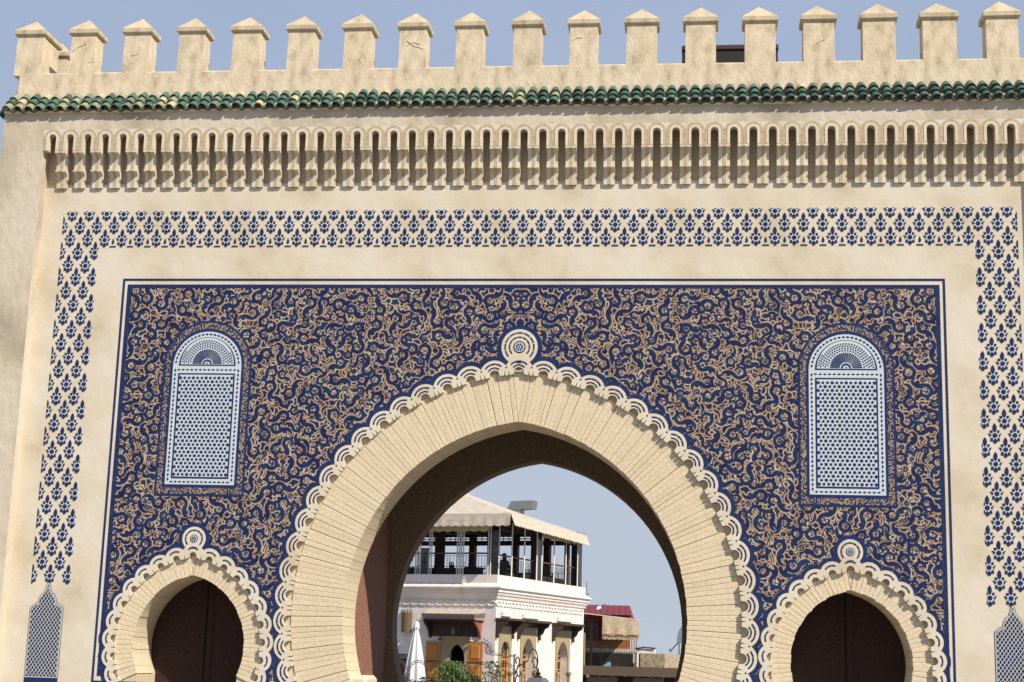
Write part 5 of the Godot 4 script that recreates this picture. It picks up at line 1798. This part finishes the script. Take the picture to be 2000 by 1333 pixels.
func body_net(bones: Array, cell: float, lo: Vector3, hi: Vector3) -> Mb:
	var nx := int((hi.x - lo.x) / cell) + 2; var ny := int((hi.y - lo.y) / cell) + 2; var nz := int((hi.z - lo.z) / cell) + 2
	var f := PackedFloat32Array()
	f.resize(nx * ny * nz)
	f.fill(1.0)
	for bo in bones:
		var a: Vector3 = bo[0]; var b: Vector3 = bo[2]; var ra: float = bo[1]; var rb: float = bo[3]
		var mr := maxf(ra, rb) + 0.05
		var mn := (a.min(b) - Vector3.ONE * mr - lo) / cell; var mx := (a.max(b) + Vector3.ONE * mr - lo) / cell
		var ab := b - a
		var l2 := maxf(1e-9, ab.length_squared())
		for z in range(maxi(0, int(mn.z)), mini(nz - 1, int(mx.z) + 1) + 1):
			for y in range(maxi(0, int(mn.y)), mini(ny - 1, int(mx.y) + 1) + 1):
				for x in range(maxi(0, int(mn.x)), mini(nx - 1, int(mx.x) + 1) + 1):
					var p := lo + Vector3(x, y, z) * cell
					var t := clampf((p - a).dot(ab) / l2, 0, 1)
					var d := p.distance_to(a + ab * t) - lerpf(ra, rb, t)
					var i := (z * ny + y) * nx + x
					var k := 0.03
					var hh := clampf(0.5 + 0.5 * (f[i] - d) / k, 0, 1)
					f[i] = lerpf(f[i], d, hh) - k * hh * (1.0 - hh)
	var vid := {}
	var vs := PackedVector3Array()
	for z in nz - 1:
		for y in ny - 1:
			for x in nx - 1:
				var s := Vector3.ZERO; var cnt := 0
				for e in 12:
					var ax := e / 4
					var q := e % 4
					var c0 := [0, 0, 0]
					c0[(ax + 1) % 3] = q & 1; c0[(ax + 2) % 3] = q >> 1
					var c1 := c0.duplicate()
					c1[ax] = 1
					var v0 := f[((z + c0[2]) * ny + y + c0[1]) * nx + x + c0[0]]
					var v1 := f[((z + c1[2]) * ny + y + c1[1]) * nx + x + c1[0]]
					if (v0 < 0.0) != (v1 < 0.0):
						s += Vector3(x + c0[0], y + c0[1], z + c0[2]).lerp(Vector3(x + c1[0], y + c1[1], z + c1[2]), v0 / (v0 - v1))
						cnt += 1
				if cnt:
					vid[(z * ny + y) * nx + x] = vs.size()
					vs.push_back(lo + s / cnt * cell)
	var st := [1, nx, nx * ny]
	var quads: Array = []
	var nn := PackedVector3Array()
	nn.resize(vs.size())
	for z in range(1, nz - 1):
		for y in range(1, ny - 1):
			for x in range(1, nx - 1):
				var i := (z * ny + y) * nx + x
				for ax in 3:
					var v0 := f[i]; var v1 := f[i + st[ax]]
					if (v0 < 0.0) == (v1 < 0.0):
						continue
					var b1: int = st[(ax + 1) % 3]; var b2: int = st[(ax + 2) % 3]
					var q := [i, i - b1, i - b1 - b2, i - b2]
					var ok := true
					for w in q:
						if not vid.has(w):
							ok = false
					if not ok:
						continue
					var id := [vid[q[0]], vid[q[1]], vid[q[2]], vid[q[3]]]
					if v0 > 0.0:
						id.reverse()
					quads.push_back(id)
					var fn := (vs[id[1]] - vs[id[0]]).cross(vs[id[2]] - vs[id[0]])
					for w in id:
						nn[w] += fn
	var out := Mb.new()
	for id in quads:
		for tr in [[0, 1, 2], [0, 2, 3]]:
			var ps: Array = []; var ns: Array = []
			for w in tr:
				ps.push_back(vs[id[w]]); ns.push_back(nn[id[w]].normalized())
			var m: Vector3 = (ps[0] + ps[1] + ps[2]) / 3.0
			var skin := (m.y > 1.085) or (m.z > 0.315 and m.y > 0.7)
			out.col = Color(16.0, 8.6, 4.6) if skin else Color(1, 1, 1)
			out.trin(ps[0], ps[1], ps[2], ns[0], ns[1], ns[2])
	return out

func far_things() -> void:
	# red-roofed pavilion
	var p := thing("red_pavilion", "red-roofed pavilion behind the terrace with the beige awning", "building")
	var b := Mb.new()
	b.hull8([Vector3(-4.6, 3.94, -52), Vector3(-0.15, 3.94, -52), Vector3(-0.15, 3.94, -56), Vector3(-4.6, 3.94, -56), Vector3(-4.3, 4.46, -53.6), Vector3(-0.28, 4.46, -53.6), Vector3(-0.28, 4.46, -54.4), Vector3(-4.3, 4.46, -54.4)])
	for i in 14:
		var x := -4.3 + i * 0.3
		b.tube([Vector3(x, 3.955, -51.99), Vector3(x * 0.985 - 0.04, 4.47, -53.58)], 0.02, 4)
	obj("roof", b, M.red, p)
	b = Mb.new()
	b.box(Vector3(-4.4, 0, -55.8), Vector3(-0.08, 3.9, -52.15))
	obj("wall", b, M.redcloth, p)
	b = Mb.new()
	b.box(Vector3(-1.2, 3.62, -52.15), Vector3(-0.55, 3.84, -52.1))
	obj("window", b, M.grey, p)
	var fl := thing("floodlight", "white floodlight on a thin pole against the red roof", "floodlight", Transform3D(Basis.IDENTITY, Vector3(-1.4, 0, -49.5)))
	b = iron([[Vector3(0, 0, 0), Vector3(0, 4.12, 0), Vector3(-0.02, 4.28, 0)], [Vector3(-0.16, 4.18, 0.05), Vector3(0.16, 4.38, 0)]], 0.022, 5)
	obj("pole", b, M.grey, fl)
	b = Mb.new()
	b.hull8([Vector3(-0.26, 4.08, 0.16), Vector3(-0.05, 4.14, 0.16), Vector3(-0.05, 4.18, 0.0), Vector3(-0.26, 4.12, 0.0), Vector3(-0.24, 4.24, 0.1), Vector3(-0.06, 4.28, 0.1), Vector3(-0.06, 4.28, 0.0), Vector3(-0.24, 4.24, 0.0)])
	obj("lamp_head", b, M.dish, fl)
	# terrace house
	var t := thing("terrace_house", "low house with dark timber deck front and barred terrace right of the café", "building")
	b = Mb.new()
	b.box(Vector3(-2.6, 0, -50), Vector3(4.6, 1.48, -44.6))
	obj("wall", b, M.concrete, t)
	b = Mb.new()
	b.box(Vector3(-2.4, 1.10, -44.6), Vector3(4.4, 1.50, -43.95))
	for i in 12:
		b.box(Vector3(-2.3 + i * 0.55, 1.07, -44.5), Vector3(-2.2 + i * 0.55, 1.10, -43.9))
	obj("deck_fascia", b, M.wood, t)
	b = Mb.new()
	for r in 5:
		for i in 78:
			if (i / 13) % 3 == 2:
				continue
			b.box(Vector3(-1.75 + i * 0.052 + (0.026 if r % 2 else 0.0), 1.0 - r * 0.05, -44.59), Vector3(-1.722 + i * 0.052 + (0.026 if r % 2 else 0.0), 1.028 - r * 0.05, -44.58))
	stuff(obj("pierced_screen", b, M.niche_white, t))
	b = Mb.new()
	b.box(Vector3(-2.5, 0, -44.598), Vector3(4.5, 1.1, -44.595))
	obj("dark_shopfront", b, M.dark, t)
	var bars: Array = []
	for i in 34:
		var x := -1.95 + i * 0.072
		bars.push_back([Vector3(x, 1.5, -44.05), Vector3(x, 2.66 if x > -0.95 else 3.6, -44.05)])
	bars.push_back([Vector3(-1.95, 2.1, -44.05), Vector3(0.48, 2.1, -44.05)])
	bars.push_back([Vector3(-1.95, 3.25, -44.05), Vector3(-0.95, 3.25, -44.05)])
	for i in 7:
		bars.push_back(arc3(Vector3(-0.85 + i * 0.144, 2.66, -44.05), Vector3(1, 0, 0), Vector3(0, 1, 0), 0.072, 0, PI, 6))
	obj("terrace_bars", iron(bars, 0.013, 4), M.iron, t)
	for x in [-1.92, -1.84]:
		b = Mb.new()
		b.tube([Vector3(x, 1.5, -43.98), Vector3(x, 2.9, -43.98)], 0.045, 6)
		obj("brown_pipe", b, M.pipe, t)
	b = Mb.new()
	b.box(Vector3(-1.62, 1.5, -44.3), Vector3(-1.5, 3.5, -44.2)); b.box(Vector3(-1.12, 1.5, -44.15), Vector3(-1.07, 2.4, -44.08))
	b.box(Vector3(0.38, 1.5, -44.2), Vector3(0.44, 2.1, -44.1)); b.box(Vector3(0.54, 1.5, -44.4), Vector3(0.62, 2.08, -44.1))
	obj("terrace_post", b, M.brown, t)
	b = Mb.new()
	b.box(Vector3(-2.4, 1.49, -46.0), Vector3(0.2, 2.08, -45.6)); b.box(Vector3(-2.4, 2.6, -46.2), Vector3(-1.25, 3.5, -46.0))
	obj("counter", b, M.dark, t)
	b = Mb.new()
	b.box(Vector3(-2.0, 2.28, -47.2), Vector3(0.1, 2.72, -47.0))
	obj("brick_band", b, M.orange, t)
	b = Mb.new()
	b.box(Vector3(-2.0, 1.9, -47.22), Vector3(0.3, 2.28, -46.98)); b.box(Vector3(0.05, 1.5, -46.5), Vector3(0.28, 2.7, -46.3))
	obj("white_wall", b, M.cafe, t)
	# beige awning
	b = Mb.new()
	var zf := -43.9
	for i in 12:
		var x0 := -2.4 + i * 0.245; var x1 := x0 + 0.245
		var y0 := 3.66 - 0.09 * (x0 + 1.2) ; var y1 := 3.66 - 0.09 * (x1 + 1.2)
		b.quad(Vector3(x0, y0, zf), Vector3(x1, y1, zf), Vector3(x1, y1 + 0.10, -46.5), Vector3(x0, y0 + 0.10, -46.5))
	var aw := obj("awning", b, M.canvas2, t)
	b = Mb.new()
	for i in 15:
		var f0 := i / 15.0; var f1 := (i + 1) / 15.0
		var x0 := lerpf(-1.06, 0.53, f0); var x1 := lerpf(-1.06, 0.53, f1)
		var yt0 := 3.655 - 0.09 * (x0 + 1.2) - 0.10 * pow(f0, 8.0); var yt1 := 3.655 - 0.09 * (x1 + 1.2) - 0.10 * pow(f1, 8.0)
		var yb0 := 2.66 - 0.03 * absf(sin(f0 * PI * 7.5)); var yb1 := 2.66 - 0.03 * absf(sin(f1 * PI * 7.5))
		var w0 := 0.03 * sin(f0 * 17.0); var w1 := 0.03 * sin(f1 * 17.0)
		b.quad(Vector3(x0, 2.85, zf + 0.05 + w0), Vector3(x1, 2.85, zf + 0.05 + w1), Vector3(x1, yt1, zf), Vector3(x0, yt0, zf))
		b.quad(Vector3(x0, yb0, zf + 0.02), Vector3(x1, yb1, zf + 0.02), Vector3(x1, 2.85, zf + 0.05 + w1), Vector3(x0, 2.85, zf + 0.05 + w0))
	obj("awning_skirt", b, M.canvas2, aw)
	b = Mb.new()
	b.tube([Vector3(-1.0, 2.86, zf + 0.09), Vector3(0.58, 2.86, zf + 0.09)], 0.02, 5)
	obj("awning_bar", b, M.pipe, aw)
	b = Mb.new()
	for i in 8:
		var x0 := -1.36 + i * 0.052; var w := 0.05 * sin(i * 2.1)
		b.box(Vector3(x0, 2.58, -44.5 + w), Vector3(x0 + 0.05, 3.62, -44.46 + w))
	b.box(Vector3(-2.2, 3.44, -44.3), Vector3(-1.0, 3.66, -44.28))
	obj("red_curtain", b, M.redcloth, t)
	b = Mb.new()
	b.box(Vector3(0.6, 1.49, -46.4), Vector3(1.64, 2.09, -44.0))
	obj("parapet", b, M.concrete, t)
	b = Mb.new()
	b.box(Vector3(1.643, 1.49, -46.4), Vector3(4.2, 2.06, -43.99))
	obj("pale_parapet", b, M.pale_concrete, t)
	var tp := thing("blue_tarpaulin", "folded light blue tarpaulin on the barred terrace deck", "tarpaulin", Transform3D(Basis.IDENTITY, Vector3(-0.8, 1.5, -43.99)))
	b = Mb.new()
	b.hull8([Vector3(-0.16, 0, 0.02), Vector3(0.14, 0, 0.02), Vector3(0.14, 0, -0.03), Vector3(-0.16, 0, -0.03), Vector3(-0.02, 0.17, 0.01), Vector3(0.12, 0.19, 0.01), Vector3(0.12, 0.19, -0.02), Vector3(-0.02, 0.17, -0.02)])
	b.hull8([Vector3(-0.22, 0, 0.03), Vector3(-0.02, 0, 0.03), Vector3(-0.02, 0, -0.02), Vector3(-0.22, 0, -0.02), Vector3(-0.10, 0.09, 0.01), Vector3(-0.03, 0.10, 0.01), Vector3(-0.03, 0.1, -0.02), Vector3(-0.10, 0.09, -0.02)])
	obj("folded_sheet", b, M.tarp, tp)
	var sg := thing("pink_sign", "small pink sign fixed under the dark timber deck front", "sign", Transform3D(Basis.IDENTITY, Vector3(-1.66, 1.05, -43.9)))
	b = Mb.new()
	b.col = Color(3.2, 2.6, 3.0)
	b.box(Vector3(-0.06, -0.05, 0), Vector3(0.06, 0.06, 0.02))
	obj("board", b, M.frieze, sg)
	var sh := thing("white_shed", "white rooftop shed with thin black sloping roof", "shed")
	b = Mb.new()
	b.hull8([Vector3(0.2, 1.4, -48), Vector3(1.15, 1.4, -48), Vector3(1.15, 1.4, -50), Vector3(0.2, 1.4, -50), Vector3(0.2, 2.31, -48), Vector3(1.13, 2.35, -48), Vector3(1.13, 2.35, -50), Vector3(0.2, 2.31, -50)])
	obj("wall", b, M.cafe, sh)
	b = Mb.new()
	b.hull8([Vector3(-0.32, 2.22, -47.9), Vector3(0.66, 2.39, -47.9), Vector3(0.66, 2.39, -50.1), Vector3(-0.32, 2.22, -50.1), Vector3(-0.32, 2.25, -47.9), Vector3(0.66, 2.42, -47.9), Vector3(0.66, 2.42, -50.1), Vector3(-0.32, 2.25, -50.1)])
	b.hull8([Vector3(0.66, 2.39, -47.9), Vector3(1.15, 2.35, -47.9), Vector3(1.15, 2.35, -50.1), Vector3(0.66, 2.39, -50.1), Vector3(0.66, 2.42, -47.9), Vector3(1.15, 2.38, -47.9), Vector3(1.15, 2.38, -50.1), Vector3(0.66, 2.42, -50.1)])
	obj("roof", b, M.dark, sh)
	# satellite dish
	var d := thing("satellite_dish", "white satellite dish on the pale parapet at the arch's right edge", "satellite dish", Transform3D(Basis.IDENTITY, Vector3(2.36, 2.06, -46.0)))
	b = Mb.new()
	b.xf = Transform3D(Basis.looking_at(Vector3(1.0, -0.35, -0.55)), Vector3(0.12, 0.90, 0))
	for i in 5:
		for j in 24:
			var q := func(a: int, w: int) -> Vector3:
				var r := 0.45 * a / 5.0; var th := TAU * w / 24.0
				return Vector3(cos(th) * r * 0.92, sin(th) * r, r * r * 0.55)
			b.quad(q.call(i, j), q.call(i + 1, j), q.call(i + 1, j + 1), q.call(i, j + 1))
			b.quad(q.call(i, j + 1) - Vector3(0, 0, 0.012), q.call(i + 1, j + 1) - Vector3(0, 0, 0.012), q.call(i + 1, j) - Vector3(0, 0, 0.012), q.call(i, j) - Vector3(0, 0, 0.012))
	obj("reflector", b, M.dish, d)
	b = iron([[Vector3(-0.10, 0.0, 0), Vector3(-0.10, 0.52, 0), Vector3(0.05, 0.66, 0)], [Vector3(-0.14, 0.56, 0), Vector3(-0.44, 0.22, 0.05)]], 0.03, 6)
	obj("mast", b, M.rust, d)
	b = Mb.new()
	b.lathe([Vector2(0.03, 0.0), Vector2(0.075, 0.03), Vector2(0.05, 0.13), Vector2(0.0, 0.15)], 10, Vector3(-0.47, 0.14, 0.06))
	obj("feed_horn", b, M.grey, d)
	var an := thing("antenna_mast", "thin dark antenna mast rising behind the café's right end", "antenna", Transform3D(Basis.IDENTITY, Vector3(-2.19, 0, -50)))
	b = iron([[Vector3(0, 0, 0), Vector3(0, 5.42, 0)], [Vector3(0, 4.83, 0), Vector3(0.09, 4.83, 0)], [Vector3(0.09, 4.79, 0), Vector3(0.09, 4.87, 0)]], 0.018, 5)
	obj("mast", b, M.grey, an)
	# dark timber box behind the merlons
	var bx := thing("roof_box", "dark brown timber box standing on the gate roof behind the merlons", "box")
	b = Mb.new()
	b.hull8([Vector3(2.57, 11.12, -4.0), Vector3(4.55, 11.12, -4.0), Vector3(4.55, 11.12, -4.3), Vector3(2.57, 11.12, -4.3), Vector3(2.63, 13.62, -4.0), Vector3(4.5, 13.62, -4.0), Vector3(4.5, 13.62, -4.3), Vector3(2.63, 13.62, -4.3)])
	obj("box_body", b, M.dark, bx)
	b = Mb.new()
	b.cbox(Vector3(2.62, 13.62, -4.32), Vector3(4.52, 13.71, -3.97), 0.02)
	obj("box_rim", b, M.brown, bx)

func _ready() -> void:
	rng.seed = 20
	# camera
	var cam := Camera3D.new()
	cam.name = "camera"
	cam.fov = rad_to_deg(2.0 * atan(666.5 / 3050.0))
	cam.near = 0.5
	cam.far = 3000.0
	add_child(cam)
	cam.transform = Transform3D(Basis(Vector3(0, 1, 0), deg_to_rad(6.83973)) * Basis(Vector3(1, 0, 0), deg_to_rad(11.5439)) * Basis(Vector3(0, 0, 1), deg_to_rad(1.64767)), Vector3(2.915, 1.65, 25.4))
	cam.current = true
	# sky and exposure
	var env := Environment.new()
	var sky := Sky.new()
	var sm := ProceduralSkyMaterial.new()
	sm.sky_top_color = lin(0.215, 0.285, 0.445)
	sm.sky_horizon_color = lin(0.375, 0.425, 0.485)
	sm.sky_curve = 0.25
	sm.ground_bottom_color = Color(0.34, 0.31, 0.27)
	sm.ground_horizon_color = Color(0.60, 0.59, 0.57)
	sm.sun_angle_max = 1.0
	var cn := FastNoiseLite.new()
	cn.seed = 4
	cn.frequency = 1.0
	cn.fractal_octaves = 6
	var ci := Image.create(768, 384, false, Image.FORMAT_RGBA8)
	for y in 192:
		var el := PI * (0.5 - (y + 0.5) / 384.0)
		for x in 768:
			var az := TAU * (x + 0.5) / 768.0
			var d3 := Vector3(cos(el) * sin(az), sin(el) * 4.5, cos(el) * cos(az))
			var k := smoothstep(-0.05, 0.55, cn.get_noise_3dv(d3 * 1.7)) * 0.75 + 0.25 * smoothstep(0.0, 0.5, cn.get_noise_3dv(d3 * 6.0 + Vector3(9, 3, 1)))
			ci.set_pixel(x, y, Color(1, 1, 1, 0.13 * k))
	sm.sky_cover = ImageTexture.create_from_image(ci)
	sm.sky_cover_modulate = Color(0.55, 0.52, 0.48)
	sky.sky_material = sm
	env.background_mode = Environment.BG_SKY
	env.sky = sky
	env.tonemap_mode = Environment.TONE_MAPPER_LINEAR
	env.tonemap_exposure = 1.38
	env.sdfgi_enabled = true
	env.ssao_enabled = true
	env.ssil_enabled = true
	var we := WorldEnvironment.new()
	we.name = "world_environment"
	we.environment = env
	add_child(we)
	# sun, high from the right
	var sun := DirectionalLight3D.new()
	sun.name = "sun"
	sun.light_energy = 1.45
	sun.light_color = Color(1.0, 0.95, 0.87)
	sun.light_angular_distance = 0.5
	sun.shadow_enabled = true
	add_child(sun)
	sun.basis = Basis.looking_at(-Vector3(1.3, 1.5, 1.0).normalized())
	materials()
	# ground
	var gb := Mb.new()
	gb.quad(Vector3(-900, 0, 500), Vector3(900, 0, 500), Vector3(900, 0, -1500), Vector3(-900, 0, -1500))
	var gr := obj("ground", gb, M.ground)
	gr.set_meta("kind", "structure")
	gr.set_meta("label", "pale paved ground")
	var glaze := arabesque()
	build_gate(glaze)
	build_cafe()
	cafe_things()
	far_things()
